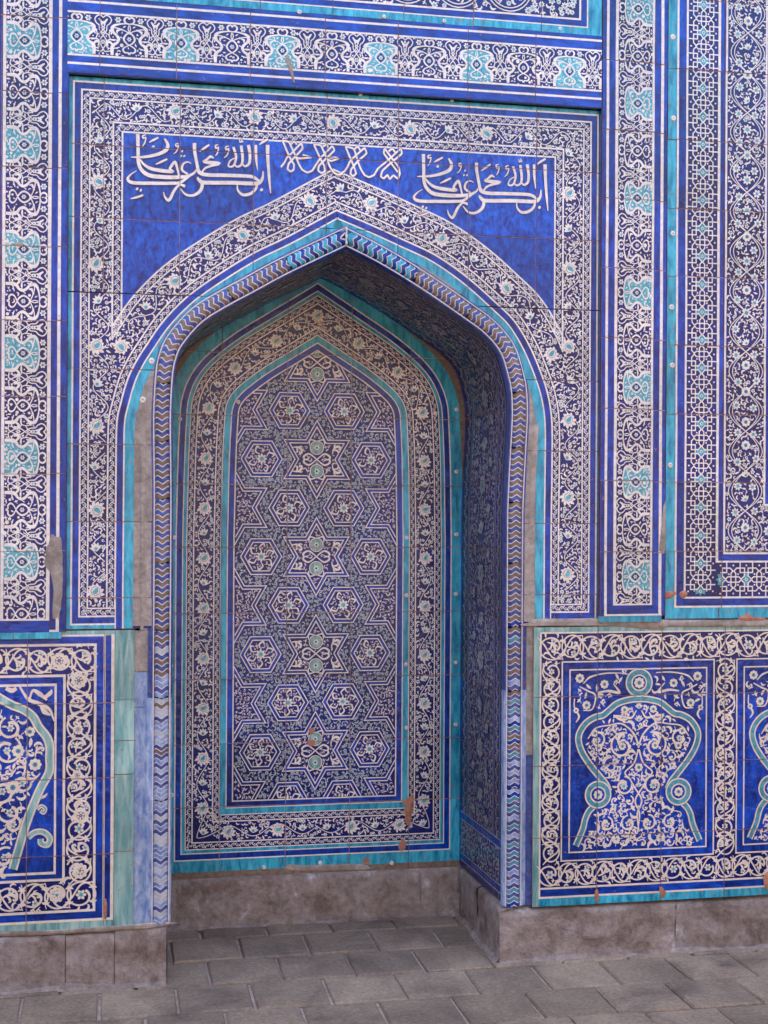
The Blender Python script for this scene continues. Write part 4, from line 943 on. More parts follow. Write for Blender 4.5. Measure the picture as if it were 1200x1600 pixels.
for sA, sB in ((.03, .055), (.195, .222), (R.len - .055, R.len - .03), (R.len - .222, R.len - .195)):
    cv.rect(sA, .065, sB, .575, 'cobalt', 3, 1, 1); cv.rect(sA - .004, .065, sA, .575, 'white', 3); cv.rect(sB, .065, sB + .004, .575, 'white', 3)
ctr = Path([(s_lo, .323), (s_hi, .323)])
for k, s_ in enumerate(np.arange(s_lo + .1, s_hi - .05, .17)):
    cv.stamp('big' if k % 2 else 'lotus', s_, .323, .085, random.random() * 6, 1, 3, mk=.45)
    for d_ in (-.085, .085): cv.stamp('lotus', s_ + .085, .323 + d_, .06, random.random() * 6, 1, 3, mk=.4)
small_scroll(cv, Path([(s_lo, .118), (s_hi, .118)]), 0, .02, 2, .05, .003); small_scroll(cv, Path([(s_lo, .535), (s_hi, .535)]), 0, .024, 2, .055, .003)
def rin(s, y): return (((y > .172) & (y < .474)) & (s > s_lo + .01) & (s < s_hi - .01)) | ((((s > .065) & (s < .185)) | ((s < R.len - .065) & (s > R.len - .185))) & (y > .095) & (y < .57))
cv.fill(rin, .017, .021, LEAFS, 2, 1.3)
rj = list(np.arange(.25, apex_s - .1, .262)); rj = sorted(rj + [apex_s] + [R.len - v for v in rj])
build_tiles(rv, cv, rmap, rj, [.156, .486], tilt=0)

# ------------------------------------------------------------------ niche back wall
YB = .60
bw = thing('niche_back_wall', 'back wall of the niche with interlocking six pointed stars and hexagons', 'niche wall', (.02, YB, .2))
B_L = catmull(np.array(WP([(369, 840), (372, 720), (375, 660), (377, 640), (385, 626), (402, 611), (430, 591), (465, 570), (500, 549)], YB)), 4)
xbL, xbR, xbA = WX(366, 950, YB), WX(618.5, 950, YB), WX(499, 549, YB)
zB0 = WZ(500, 1246, YB)
Bh = full_arch(B_L, (xbL + xbR) / 2, xbL, xbR, zB0)
xbA = (xbL + xbR) / 2
B_path = Path(np.vstack([[(xbA, zB0)], Bh, [(xbA, zB0)]])).dense(.012)
kx = .00259
offs = [('white', 0, .005), ('cobalt', .005, .026), ('white', .026, .030), ('turquoise', .030, .053), ('white', .053, .057), ('NAVY_S', .057, .078), ('white', .078, .083), ('NAVY_F', .083, .158), ('white', .158, .163), ('NAVY_S', .163, .185), ('white', .185, .189), ('turquoise', .189, .201), ('white', .201, .205), ('cobalt', .205, .226), ('white', .226, .231), ('turquoise', .231, .276), ('brown', .276, .42)]
bb = (xbL - .34, zB0 - .30, xbR + .34, 2.75)
cv = Canvas(bb, .0018)
zz = np.linspace(.17, 2.62, 100); wOut = R.P
iR = int(np.argmax(R.P[:, 1])); Lz, Lx = R.P[:iR + 1, 1], R.P[:iR + 1, 0]; Rz, Rx = R.P[iR:, 1][::-1], R.P[iR:, 0][::-1]
gq = []
for z0, z1 in zip(zz[:-1], zz[1:]):
    z1 = min(z1, Lz[-1])
    if z0 >= z1: break
    gq.append([(np.interp(z0, Lz, Lx) - .01, z0), (np.interp(z0, Rz, Rx) + .01, z0), (np.interp(z1, Rz, Rx) + .01, z1), (np.interp(z1, Lz, Lx) - .01, z1)])
cv.quads(np.array(gq), 'navy', 0)
tr = cv.track
for m_, n0, n1 in offs:
    if m_ == 'NAVY_S': small_scroll(cv, Path(B_path.P + B_path.N * ((n0 + n1) / 2)), 0, (n1 - n0) / 2 * .9, 2, .033)
    elif m_ == 'NAVY_F': pass
    else: B_path.band(cv, n0, n1, m_, 2 if m_ == 'white' else 1)
sdB = lambda x, z: signed(B_path, x, z)
Fc = Path(B_path.P + B_path.N * .1205); n_ = int(Fc.len / .098)
for k in range(n_):
    c = Fc.at((k + .5) * Fc.len / n_)[0]; cv.stamp('big' if k % 2 else 'lotus', c[0], c[1], .058 if k % 2 else .042, random.uniform(-.5, .5), 1, 3, mk=.44)
st = len(cv.Q); tq_ = np.linspace(0, Fc.len, 520); cv.ribbon(Fc.at(tq_, .022 * np.sin(tq_ / .196 * 6.283)), .003, 'white', 2)
cv.fill(lambda x, z: (lambda s: (s > .088) & (s < .153))(sdB(x, z)), .0115, .0150, LEAFS, 2, 1.4, (.75, 1.2))
# star field
PZ_, AX_ = (WZ(494, 715, YB) - WZ(489, 1170, YB)) / 3.0, .3305
zS = WZ(498, 718, YB); Rst = PZ_ * .402
inB = lambda x, z, m=.004: sdB(x, z) < -m
def starpts(r, cx, cz): 
    o = []
    for k in range(12):
        a = math.pi / 2 + k * math.pi / 6; rr = r if k % 2 == 0 else r / math.sqrt(3); o.append((cx + rr * math.cos(a) * .975, cz + rr * math.sin(a)))
    return np.array(o)
def hexpts(r, cx, cz): return np.array([(cx + r * math.cos(k * math.pi / 3), cz + r * math.sin(k * math.pi / 3)) for k in range(6)])
def dens(P, n=10): return np.vstack([P[k] + (P[(k + 1) % len(P)] - P[k]) * np.linspace(0, 1, n, endpoint=False)[:, None] for k in range(len(P))])
stars = [(xbA, zS - k * PZ_) for k in range(-1, 5)] + [(xbA + s * AX_, zS - (k - .5) * PZ_) for k in range(-1, 6) for s in (-1, 1)]
hexes = [(xbA + s * AX_ / 3, zS - (k - .5) * PZ_) for k in range(-1, 6) for s in (-1, 1)] + [(xbA + s * AX_ * 2 / 3, zS - k * PZ_) for k in range(-1, 5) for s in (-1, 1)]
st = len(cv.Q); cv.track = True
for cx, cz in stars:
    P = dens(starpts(Rst * .918, cx, cz)); cv.quads(strip(P, .0135, True), 'cobalt', 1.5)
    cv.ribbon(dens(starpts(Rst, cx, cz)), .0042, 'white', 2.5, True); cv.ribbon(dens(starpts(Rst * .835, cx, cz)), .0042, 'white', 2.5, True)
for cx, cz in hexes:
    r = PZ_ * .2105; cv.quads(strip(dens(hexpts(r * .90, cx, cz)), .0150, True), 'cobalt', 1.5)
    cv.ribbon(dens(hexpts(r, cx, cz)), .0042, 'white', 2.5, True); cv.ribbon(dens(hexpts(r * .80, cx, cz)), .0042, 'white', 2.5, True)
for cx, cz in stars:
    if abs(cx - xbA) < .1 :
        for s in (1, -1):
            cv.quads(fan(circle(.024, 12, cx, cz + s * .047)), 'celadon', 2.4); cv.ribbon(circle(.027, 16, cx, cz + s * .047), .0035, 'white', 2.6, True); cv.stamp('d6n', cx, cz + s * .047, .022, 0, 1, 2.6)
            for h in (1, -1):
                cv.curve([(cx, cz), (cx + h * .03, cz + s * .022), (cx + h * .052, cz + s * .012), (cx + h * .048, cz), (cx + h * .03, cz + s * .004)], [.004, .007, .008, .006, .003])
                cv.curve([(cx + h * .006, cz + s * .075), (cx + h * .028, cz + s * .078), (cx + h * .03, cz + s * .056)], [.003, .007, .003])
                cv.stamp('acan', cx + h * .075, cz + s * .042, .04, h * s * .6, s, 2.5)
for cx, cz in hexes:
    cv.stamp('d8', cx, cz, .042, 0, 1, 2.5); nn = random.choice((4, 6))
    for k in range(nn):
        a = k / nn * 6.283 + .4; cv.curve([(cx + .02 * math.cos(a), cz + .02 * math.sin(a)), (cx + .038 * math.cos(a + .3), cz + .038 * math.sin(a + .3)), (cx + .052 * math.cos(a - .05), cz + .052 * math.sin(a - .05)), (cx + .04 * math.cos(a - .25), cz + .04 * math.sin(a - .25))], [.003, .006, .007, .003])
def insh(x, z):
    o = np.zeros(len(x), bool)
    for cx, cz in hexes: o |= np.hypot(x - cx, z - cz) < PZ_ * .17
    for cx, cz in stars: o |= np.hypot(x - cx, z - cz) < Rst * .62
    return o
fb = (xbL, zB0, xbR, 2.4)
cv.swap = {'white': 'mauve_white'}
cv.fill(lambda x, z: inB(x, z, .008) & insh(x, z), .0108, .0142, ['comma', 'curl', 'leaf', 'tref'], 2, 1.4, (.75, 1.2), fb)
cv.swap = {'white': 'grey_leaf', 'teal_flower': 'sea'}
cv.fill(lambda x, z: inB(x, z, .008) & ~insh(x, z), .0112, .0142, ['comma', 'comma', 'curl', 'd6', 'd6', 'tref'], 2, 1.4, (.8, 1.2), fb)
cv.swap = {}
cv.mask(st, lambda x, z: inB(x, z, .001))
hb = [WZ(500, y, YB) for y in (555, 652, 758, 855, 957, 1058, 1158, 1255)]; vb = [WX(p, 900, YB) for p in (448, 548)]
build_tiles(bw, cv, plane_map(YB), [WX(345, 900, YB), WX(640.5, 900, YB)] + vb, hb, gap=.0014)
for p in ((281, 655), (680, 646), (713, 640), (713, 737), (713, 835), (712, 928), (712, 1035), (712, 1132), (635, 840), (635, 930), (634, 1038), (635, 1137), (267, 1040), (268, 1242), (412, 1355), (500, 1348), (612, 1348), (372, 628), (272, 840)): q = W(*p, YB); pin(q[0], q[1], YB - .001, bw, .009)
patch(WP([(627, 1250), (640, 1246), (645, 1240), (646, 1255), (643, 1275), (640, 1290), (633, 1284), (632, 1258)], YB), YB - .001, bw, 'terracotta')
for o_, m_ in (([(622, 1322), (630, 1310), (634, 1322), (628, 1330)], 'terracotta'), ([(566, 1344), (574, 1340), (578, 1346), (570, 1350)], 'terracotta')):
    patch(WP(o_, YB), YB - .0028, bw, m_, .001)
patch(WP([(482, 1140), (488, 1137), (491, 1143), (486, 1148)], YB), YB - .001, bw, 'terracotta', .003); patch(WP([(480, 1158), (490, 1156), (492, 1163), (484, 1166)], YB), YB - .001, bw, 'terracotta', .003)
patch(WP([(445, 1350), (470, 1352), (520, 1350), (570, 1350), (575, 1358), (500, 1360), (450, 1359)], YB), YB - .001, bw, 'plaster', .003)

# ------------------------------------------------------------------ dados
OUT = .0012
def ring_border(cv, path, hw, lay=2, flower='d6', lw=.0055):
    """wide border: chain of interlaced vine rings with arabesque leaves"""
    n = max(2, round(path.len / (hw * 1.62))); st_ = path.len / n
    for k in range(n):
        c = path.at((k + .5) * st_)[0]; d = path.at(min((k + .5) * st_ + .004, path.len))[0] - path.at(max((k + .5) * st_ - .004, 0))[0]; ang = math.atan2(d[1], d[0]); sg = 1 if k % 2 else -1
        ca, sa = math.cos(ang), math.sin(ang); tf = lambda P: np.array([(c[0] + p[0] * ca - p[1] * sa, c[1] + p[0] * sa + p[1] * ca) for p in np.asarray(P)])
        a0 = random.uniform(-1.2, .3); a = a0 + np.linspace(0, 7.4, 30); r = hw * np.interp(np.arange(30), [0, 14, 22, 29], [1.0, .95, .72, .42]); sq = random.uniform(.9, 1.12)
        cv.ribbon(tf(np.stack([sq * r * np.cos(a), sg * r * np.sin(a) * .97], 1)), lw * np.interp(np.arange(30), [0, 20, 29], [.9, 1, 1.5]), 'white', lay, False, OUT)
        cv.curve(tf([(-st_ * .75, -sg * hw * .8), (-st_ * .4, -sg * hw * .2), (0, sg * hw * .75), (st_ * .5, sg * hw * .9)]), [lw * .6, lw, lw, lw * .6], 'white', lay, 4, False, OUT)
        kind = random.choice((0, 1, 1, 2))
        if kind == 0:
            cv.stamp(flower, c[0], c[1], hw * random.uniform(.6, .8), ang, 1, lay + 1, mk=.42)
        else:
            cv.stamp('acan', c[0] - .1 * hw * sa, c[1] + .1 * hw * ca, hw * random.uniform(.8, 1.05), ang + random.uniform(-.6, 1.4) * sg, random.choice((1, -1)), lay + 1, mk=.35); q = tf([(.1 * hw, -sg * .48 * hw)])[0]; cv.stamp('d5', q[0], q[1], hw * .5, ang, 1, lay + 1)
        e = tf([(st_ / 2, sg * hw * .66), (st_ / 2, -sg * hw * .62)])
        cv.stamp('tref', e[0][0], e[0][1], hw * .62, ang - sg * 1.57, 1, lay, mk=.3); cv.stamp('tref', e[1][0], e[1][1], hw * .62, ang + sg * 1.57, 1, lay, mk=.3)
def tri_band(cv, P, w, lay=3, lw=.0052, mat='sea', n=5, closed=False):
    """celadon ribbon between two white lines"""
    C = catmull(P, n, closed)
    if closed: C = C[:-1]
    cv.ribbon(C, w + 2 * lw, 'white', lay, closed, OUT); cv.ribbon(C, w, mat, lay + .7, closed)
def spiral(cv, cx, cz, r, a0, turns, sg=1, w=(.0055, .0075, .009), lay=2, bud='d5', bs=.024):
    a = a0 + sg * np.linspace(0, turns * 6.283, 22); rr = np.linspace(r, r * .42, 22); P = np.stack([cx + rr * np.cos(a), cz + rr * np.sin(a)], 1)
    cv.ribbon(P, np.interp(np.linspace(0, 1, 22), np.linspace(0, 1, len(w)), w), 'white', lay, False, OUT); cv.stamp(bud, cx, cz, bs, a0, 1, lay + 1, mk=.4)
    for k in (5, 11, 17): 
        d = math.atan2(*(P[k + 1] - P[k])[::-1]); cv.stamp('tref', P[k][0] + (cx - P[k][0]) * -.2, P[k][1] + (cz - P[k][1]) * -.2, .024, d + sg * .9, sg, lay, mk=.2)

# ---- right dado
YD = -.014
dr = thing('tiled_dado', 'tiled dado with white arabesque vase medallion, low on the right', 'dado', (1.2, YD, .2))
V5 = lambda zx, zy: W(840 + zx / 4.286, 970 + zy / 4.286, YD)
V6 = lambda zx, zy: W(840 + zx / 4.286, 1150 + zy / 4.286, YD)
X = lambda p: WX(p, 1190, YD)
Zd = lambda y: WZ(950, y, YD)
XE = 2.0; zt, zbt = Zd(979), Zd(1411)
cv = Canvas((X(833), zbt, XE, zt), .002); cv.swap = {'white': 'cream'}
cv.rect(X(833), zbt, XE, zt, 'navy', 0)
cv.rect(X(833), zbt, X(842.5), zt, 'celadon', 1); cv.rect(X(842.5), Zd(987), XE, zt, 'celadon', 1); cv.rect(X(842.5), zbt, XE, Zd(1399), 'turquoise', 1)
cv.rect(X(842.5), Zd(1399), X(845), Zd(987), 'white', 2); cv.rect(X(845), Zd(989), XE, Zd(986.5), 'white', 2); cv.rect(X(845), Zd(1399), XE, Zd(1396), 'white', 2)
cv.rect(X(845), Zd(1396), XE, Zd(1384.5), 'cobalt_flat', 1); cv.rect(X(845), Zd(1385), XE, Zd(1382), 'white', 2)
def field(x0, x1, part):
    zt0, zb0 = Zd(1032), Zd(1343)
    cv.rect(x0, zb0, x1, zt0, 'cobalt', 1); e = .0052
    for a0, b0, a1, b1 in ((x0, zb0, x0 + e, zt0), (x1 - e, zb0, x1, zt0), (x0 + e, zt0 - e, x1 - e, zt0), (x0 + e, zb0, x1 - e, zb0 + e)): cv.rect(a0, b0, a1, b1, 'white', 2)
    i = .030; a, b, c, d = x0 + i, zb0 + i, x1 - i, zt0 - i
    for a0, b0, a1, b1 in ((a, b, a + e, d), (c - e, b, c, d), (a + e, d - e, c - e, d), (a + e, b, c - e, b + e)): cv.rect(a0, b0, a1, b1, 'white', 2)
    cv.rect(a + e, b + e, c - e, d - e, 'cobalt', 1.5)
    return a + e, b + e, c - e, d - e
xf0, xf1 = X(876.5), X(1116)
fa = field(xf0, xf1, 0); fw = xf1 - xf0
xg0 = X(1149.5); fb_ = field(xg0, xg0 + fw, 1)
hwv = (xf0 - X(845)) / 2; 
ring_border(cv, Path([(X(846), (Zd(989) + Zd(1032)) / 2), (XE, (Zd(989) + Zd(1032)) / 2)]), (Zd(989) - Zd(1032)) / 2 * .93)
ring_border(cv, Path([(X(846), (Zd(1343) + Zd(1382)) / 2), (XE, (Zd(1343) + Zd(1382)) / 2)]), (Zd(1343) - Zd(1382)) / 2 * .93)
ring_border(cv, Path([((X(845) + xf0) / 2, Zd(1340)), ((X(845) + xf0) / 2, Zd(1035))]), hwv * .93)
ring_border(cv, Path([((xf1 + xg0) / 2, Zd(1340)), ((xf1 + xg0) / 2, Zd(1035))]), (xg0 - xf1) / 2 * .93)
def medallion(cx, mir):
    """keyhole-vase medallion traced on the photograph, symmetric about cx"""
    c0 = V5(672, 500)[0]
    half = [V5(672, 522), V5(610, 528), V5(530, 552), V5(470, 600), V5(430, 632), V5(380, 645), V5(322, 680), V5(278, 740), V5(266, 800), V5(290, 880), V5(342, 962), V6(400, 262), V6(446, 318), V6(470, 372)]
    body = np.array(half) - np.array([c0, 0])
    for s in mir:
        P = body * np.array([s, 1]) + np.array([cx, 0]); tri_band(cv, P, .0155, 3.2)
        rc = np.array(V6(397, 392)) - np.array([c0, 0]); rc = (cx + s * rc[0], rc[1]); cv.quads(fan(circle(.032, 14, *rc)), 'cobalt', 4.3); tri_band(cv, circle(.0385, 14, *rc), .0155, 5.0, n=3, closed=True); cv.stamp('ros2', rc[0], rc[1], .036, 0, 1, 6.5, mk=.5)
        ft = np.array([V6(372, 466), V6(336, 505), V6(312, 556), V6(298, 615), V6(276, 672), V6(248, 736)]) - np.array([c0, 0]); tri_band(cv, ft * np.array([s, 1]) + np.array([cx, 0]), .0145, 3.2)
        M = lambda zx, zy, low=False: (lambda p: (cx + s * (p[0] - c0), p[1]))(V6(zx, zy) if low else V5(zx, zy))
        spiral(cv, *M(560, 840), .052, 1.2 if s > 0 else 1.94, .95, s, bud='ros2', bs=.03); spiral(cv, *M(395, 800), .034, 2.6 if s > 0 else .54, 1.0, -s, bud='d8')
        spiral(cv, *M(570, 335, True), .036, 1.5, 1.1, -s, bud='d8', bs=.03); spiral(cv, *M(600, 585, True), .030, 1.6, 1.0, s); spiral(cv, *M(455, 590, True), .027, 1.4, 1.0, -s); spiral(cv, *M(520, 690, True), .018, 1.4, 1.0, s)
        cv.curve([M(672, 850), M(640, 760), M(560, 690), M(470, 700), M(380, 720), M(330, 790)], [.006, .007, .0055, .005, .005, .004], out=OUT)
        cv.curve([M(672, 860), M(700, 950), M(760, 1010), M(720, 1060)], [.006, .006, .006, .004], out=OUT)
        cv.curve([M(672, 640, True), M(660, 520, True), M(690, 430, True), M(640, 340, True), M(600, 270, True)], [.004, .006, .006, .006, .004], out=OUT)
        cv.curve([M(500, 640), M(560, 640), M(620, 650), M(655, 600)], [.012, .007, .008, .004], out=OUT)
        cv.stamp('acan', *M(560, 650), .05, .2 * s, -1, 2); cv.stamp('acan', *M(545, 800), .05, 1.3 if s > 0 else 1.84, s, 3)
        for zx, zy in ((575, 595), (376, 752), (402, 850)): cv.stamp('ros2', *M(zx, zy), .03, 0, 1, 4, mk=.45)
        # corners outside the medallion
        for zx, zy, sz in ((275, 385, .036), (440, 425, .034), (320, 565, .034), (250, 600, .022)): cv.stamp('ros2', *M(zx, zy), sz, 0, 1, 4, mk=.45)
        cv.curve([M(300, 420), M(340, 380), M(400, 360), M(470, 350), M(560, 350)], [.004, .007, .005, .005, .003], out=OUT); cv.curve([M(275, 440), M(330, 470), M(380, 500), M(360, 590), M(300, 600)], [.004, .006, .006, .005, .004], out=OUT); cv.curve([M(400, 480), M(470, 470), M(540, 480), M(500, 420)], [.005, .009, .01, .003], out=OUT)
        cv.curve([M(240, 520), M(240, 580), M(270, 640), M(250, 680)], [.004, .005, .008, .003], out=OUT)
    rc = (cx, V5(672, 414)[1]); cv.quads(fan(circle(.033, 14, *rc)), 'cobalt', 4.3); tri_band(cv, circle(.0395, 16, *rc), .017, 5.0, n=3, closed=True); cv.stamp('ros2', rc[0], rc[1], .042, 0, 1, 6.5, mk=.5)
    for zx, zy, lowf, sz in ((672, 575, 0, .032), (672, 660, 0, .036), (672, 980, 0, .034), (672, 330, 1, .028), (672, 480, 1, .022), (672, 830, 0, .026)):
        p = V6(zx, zy) if lowf else V5(zx, zy); cv.stamp('ros2' if zy > 900 else 'lotus', cx, p[1], sz, 0, 1, 3, mk=.4)
    pb = np.vstack([body * np.array([-1, 1]) + np.array([cx, 0])][::1]); return cx, c0
cxm, c0m = medallion((fa[0] + fa[2]) / 2, (1, -1))
medallion((fb_[0] + fb_[2]) / 2, (1, -1))
hz = np.array([V5(672, 540)[1], V5(672, 640)[1], V5(672, 740)[1], V5(672, 900)[1], V6(672, 260)[1], V6(672, 400)[1], V6(672, 520)[1], V6(672, 730)[1]])[::-1]
hx = (np.array([60, 230, 395, 385, 235, 165, 300, 415])[::-1]) / 4.286 / 420
def in_med(x, z):
    h = np.interp(z, hz, hx, left=0, right=0); o = np.zeros(len(x), bool)
    for f_ in (fa, fb_): o |= (np.abs(x - (f_[0] + f_[2]) / 2) < h - .012) & (z > f_[1] + .012) & (z < hz[-1])
    return o
cv.fill(in_med, .024, .034, ['acan', 'acan', 'comma', 'tref', 'curl'], 2, 1.5, (.75, 1.15)); cv.fill(in_med, .016, .02, ['comma', 'tref', 'leaf'], 2, 1.2, (.75, 1.15))
def in_corner(x, z):
    o = np.zeros(len(x), bool)
    for f_ in (fa, fb_): o |= (x > f_[0] + .01) & (x < f_[2] - .01) & (z < f_[3] - .01) & (z > V5(300, 610)[1]) & (np.abs(x - (f_[0] + f_[2]) / 2) > np.interp(z, [V5(0, 640)[1], V5(0, 520)[1], V5(0, 480)[1]], [.2, .09, .05]))
    return o
cv.fill(in_corner, .03, .026, ['tref', 'comma', 'leaf', 'acan'], 2, .8, (.7, 1.1))
def in_border(x, z): return ((z < Zd(992)) & (z > Zd(1030)) & (x > X(848))) | ((z < Zd(1345)) & (z > Zd(1380)) & (x > X(848))) | ((x > X(847)) & (x < xf0 - .004) & (z > Zd(1380)) & (z < Zd(990))) | ((x > xf1 + .004) & (x < xg0 - .004) & (z > Zd(1380)) & (z < Zd(990)))
cv.fill(in_border, .017, .023, ['comma', 'tref', 'comma', 'leaf'], 2, 1.8, (.7, 1.2))
cv.clip(0, XE, -1)
build_tiles(dr, cv, plane_map(YD), [X(p) for p in (933, 1033, 1132, 1232, 1332)], [Zd(y) for y in (1087, 1194, 1305)], tilt=.009)
patch(WP([(832, 968), (940, 966), (1040, 968), (1200, 968), (1300, 969), (1300, 979), (1035, 980), (1032, 985), (930, 979), (832, 978)], YD), YD + .006, dr, 'plaster', .010, 'mortar_ledge')
patch(WP([(1192, 1372), (1200, 1362), (1210, 1370), (1210, 1398), (1197, 1390)], YD), YD - .002, dr, 'terracotta'); patch(WP([(1030, 1385), (1036, 1388), (1040, 1396), (1034, 1404), (1031, 1398)], YD), YD - .002, dr, 'terracotta', .003); patch(WP([(929, 1392), (934, 1390), (935, 1408), (930, 1408)], YD), YD - .002, dr, 'terracotta', .003)

# ---- left dado
YD2 = -.010
dl = thing('tiled_dado', 'tiled dado with white vine border and pale green strip, low on the left', 'dado', (-1.0, YD2, .2))
V7 = lambda zx, zy: W(zx / 5.4545, 980 + zy / 5.4545, YD2)
V8 = lambda zx, zy: W(zx / 5.4545, 1200 + zy / 5.4545, YD2)
X = lambda p: WX(p, 1210, YD2)
Zl = lambda y: WZ(80, y, YD2)
XS = -1.78; zt, zbt = Zl(986), Zl(1455)
cv = Canvas((XS, zbt, X(211), zt), .002); cv.swap = {'white': 'cream'}
cv.rect(XS, zbt, X(209), zt, 'navy', 0)
cv.rect(X(178), zbt, X(209), zt, 'celadon', 1); cv.rect(XS, Zl(994), X(178), zt, 'celadon', 1); cv.rect(XS, zbt, X(178), Zl(1442), 'celadon', 1)
cv.rect(X(173), Zl(1442), X(178), Zl(992), 'white', 2); cv.rect(X(164), Zl(1439), X(173), Zl(994), 'cobalt', 1); cv.rect(X(161), Zl(1442), X(164), Zl(994), 'white', 2)
cv.rect(XS, Zl(995), X(164), Zl(992), 'white', 2); cv.rect(XS, Zl(1442), X(173), Zl(1438), 'white', 2)
cv.rect(XS, Zl(1006), X(161), Zl(995), 'cobalt_flat', 1); cv.rect(X(150), Zl(1438), X(161), Zl(1006), 'cobalt', 1); cv.rect(XS, Zl(1438), X(150), Zl(1427), 'cobalt_flat', 1)
cv.rect(X(146), Zl(1427), X(150), Zl(1006), 'white', 2); cv.rect(XS, Zl(1010), X(146), Zl(1006), 'white', 2); cv.rect(XS, Zl(1427), X(146), Zl(1423), 'white', 2)
bx0, bx1 = X(102), X(146); bt0, bt1 = Zl(1054), Zl(1010); bb0, bb1 = Zl(1423), Zl(1377)
cv.rect(X(98), Zl(1377), X(102), Zl(1054), 'white', 2); cv.rect(XS, Zl(1058), X(98), Zl(1054), 'white', 2); cv.rect(XS, Zl(1377), X(98), Zl(1373), 'white', 2)
cv.rect(X(88), Zl(1373), X(98), Zl(1058), 'cobalt', 1); cv.rect(XS, Zl(1068), X(88), Zl(1058), 'cobalt_flat', 1); cv.rect(XS, Zl(1373), X(88), Zl(1366), 'cobalt_flat', 1)
cv.rect(X(84.5), Zl(1366), X(88), Zl(1068), 'white', 2); cv.rect(XS, Zl(1072), X(84.5), Zl(1068), 'white', 2); cv.rect(XS, Zl(1366), X(84.5), Zl(1362), 'white', 2)
cv.rect(XS, Zl(1362), X(84.5), Zl(1072), 'cobalt', 1.2)
for zx, zy, lowf in ((505, 285, 0), (672, 455, 0), (665, 870, 0), (688, 405, 1), (680, 878, 1), (482, 1080, 1), (660, 60, 1)):
    p = V8(zx, zy) if lowf else V7(zx, zy); cv.stamp('rosette', p[0], p[1], .056 if zy != 870 and zy != 60 else .036, random.random(), 1, 3, mk=.46)
ring_border(cv, Path([((bx0 + bx1) / 2, bb1), ((bx0 + bx1) / 2, bt0)]), (bx1 - bx0) / 2 * .93, 2, 'dot' if False else 'd6', .006)
ring_border(cv, Path([(XS, (bt0 + bt1) / 2), (bx1, (bt0 + bt1) / 2)]), (bt1 - bt0) / 2 * .93, 2, 'd6', .006); ring_border(cv, Path([(XS, (bb0 + bb1) / 2), (bx1, (bb0 + bb1) / 2)]), (bb1 - bb0) / 2 * .93, 2, 'd6', .006)
PB = [V7(-250, 480), V7(-100, 540), V7(0, 605), V7(100, 662), V7(200, 702), V7(282, 765), V7(330, 850), V7(398, 935), V7(425, 1020), V7(424, 1100), V8(420, 30), V8(342, 180), V8(234, 440), V8(150, 720), V8(110, 862)]
tri_band(cv, PB, .018, 3.2, .006, 'celadon')
tri_band(cv, [V8(238, 590), V8(300, 545), V8(372, 545), V8(424, 596), V8(404, 652), V8(352, 640), V8(346, 602)], .011, 4.6, .005, 'celadon'); tri_band(cv, [V8(318, 350), V8(352, 322), V8(386, 345), V8(372, 378), V8(345, 362)], .005, 4.6, .004, 'celadon')
for P_, w_ in (([V7(160, 490), V7(200, 560), V7(250, 620), V7(330, 650), V7(420, 700), V7(462, 800)], [.006, .008, .012, .014, .01, .004]), ([V7(250, 620), V7(280, 540), V7(340, 570), V7(400, 620)], [.006, .008, .016, .006]), ([V7(380, 600), V7(430, 560), V7(440, 530)], [.012, .014, .003]), ([V7(340, 660), V7(380, 720), V7(430, 750)], [.006, .018, .004]), ([V7(50, 520), V7(100, 540), V7(140, 520)], [.012, .016, .012]), ([V8(330, 260), V8(380, 240), V8(405, 212)], [.008, .01, .003])):
    cv.curve(P_, w_, 'white', 2.2, 5, False, OUT)
for zx, zy, lowf, sz in ((155, 1055, 0, .044), (255, 890, 0, .036), (300, 1170, 0, .044), (110, 165, 1, .05)):
    p = V8(zx, zy) if lowf else V7(zx, zy); cv.stamp('ros2', p[0], p[1], sz, 0, 1, 3, mk=.46)
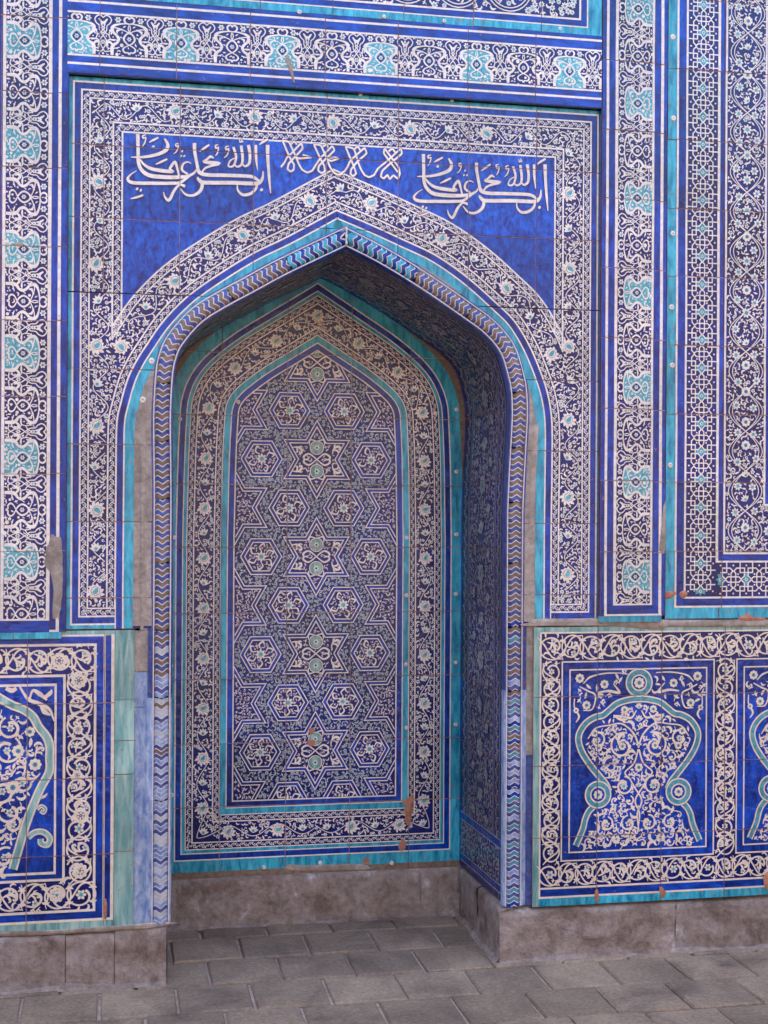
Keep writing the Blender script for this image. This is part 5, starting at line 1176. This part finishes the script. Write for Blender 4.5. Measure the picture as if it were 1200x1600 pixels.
for zx, zy, lowf, r, a0, sg in ((90, 860, 0, .040, 2.0, 1), (60, 1050, 0, .05, 1.0, -1), (80, 380, 1, .045, 1.2, 1), (110, 480, 1, .03, 2, -1), (40, 760, 1, .035, 1, 1), (190, 130, 1, .03, 0, -1), (20, 200, 1, .05, 2.0, 1)):
    p = V8(zx, zy) if lowf else V7(zx, zy); spiral(cv, p[0], p[1], r, a0, 1.0, sg, (.007, .009, .011), 2, 'd6', .026)
PBx = np.array(PB)
def in_left(x, z): 
    o = np.argsort(PBx[:, 1]); lim = np.interp(z, PBx[o, 1], PBx[o, 0]); return (x < lim - .016) & (z > Zl(1360)) & (z < PBx[2, 1] - .012) & (x > XS)
cv.fill(in_left, .03, .04, ['acan', 'acan', 'comma', 'tref', 'leaf'], 2, 1.8, (.75, 1.2)); cv.fill(in_left, .02, .024, ['comma', 'leaf', 'tref'], 2, 1.5, (.75, 1.2))
def in_lb(x, z): return ((x > bx0 + .004) & (x < bx1 - .004) & (z > bb0) & (z < bt1)) | ((x < bx1) & (((z > bt0 + .004) & (z < bt1 - .004)) | ((z > bb0 + .004) & (z < bb1 - .004))))
cv.fill(in_lb, .019, .026, ['comma', 'tref', 'comma', 'acan'], 2, 1.8, (.7, 1.2))
cv.clip(0, XS, 1)
cut1 = Canvas(); q_, m_, l_ = cv.cat(); cut1.Q = [q_.copy()]; cut1.M = [m_.copy()]; cut1.L = [l_.copy()]
cv.clip(0, X(178.3), -1); cut1.clip(0, X(178.9), 1)
build_tiles(dl, cv, plane_map(YD2), [X(p) for p in (-78, 42, 162.5)], [Zl(y) for y in (1100, 1218, 1338)], tilt=.009)
build_tiles(dl, cut1, plane_map(YD2), (), [Zl(y) for y in (1096, 1160, 1213, 1335)], tilt=.009)
patch(WP([(163, 1405), (167, 1408), (167, 1432), (163, 1435)], YD2), YD2 - .002, dl, 'terracotta', .003)
patch(WP([(-60, 1456), (60, 1454), (160, 1448), (264, 1440), (264, 1447), (160, 1456), (60, 1462), (-60, 1464)], YD2), YD2 + .004, dl, 'plaster', .008, 'mortar_ledge')
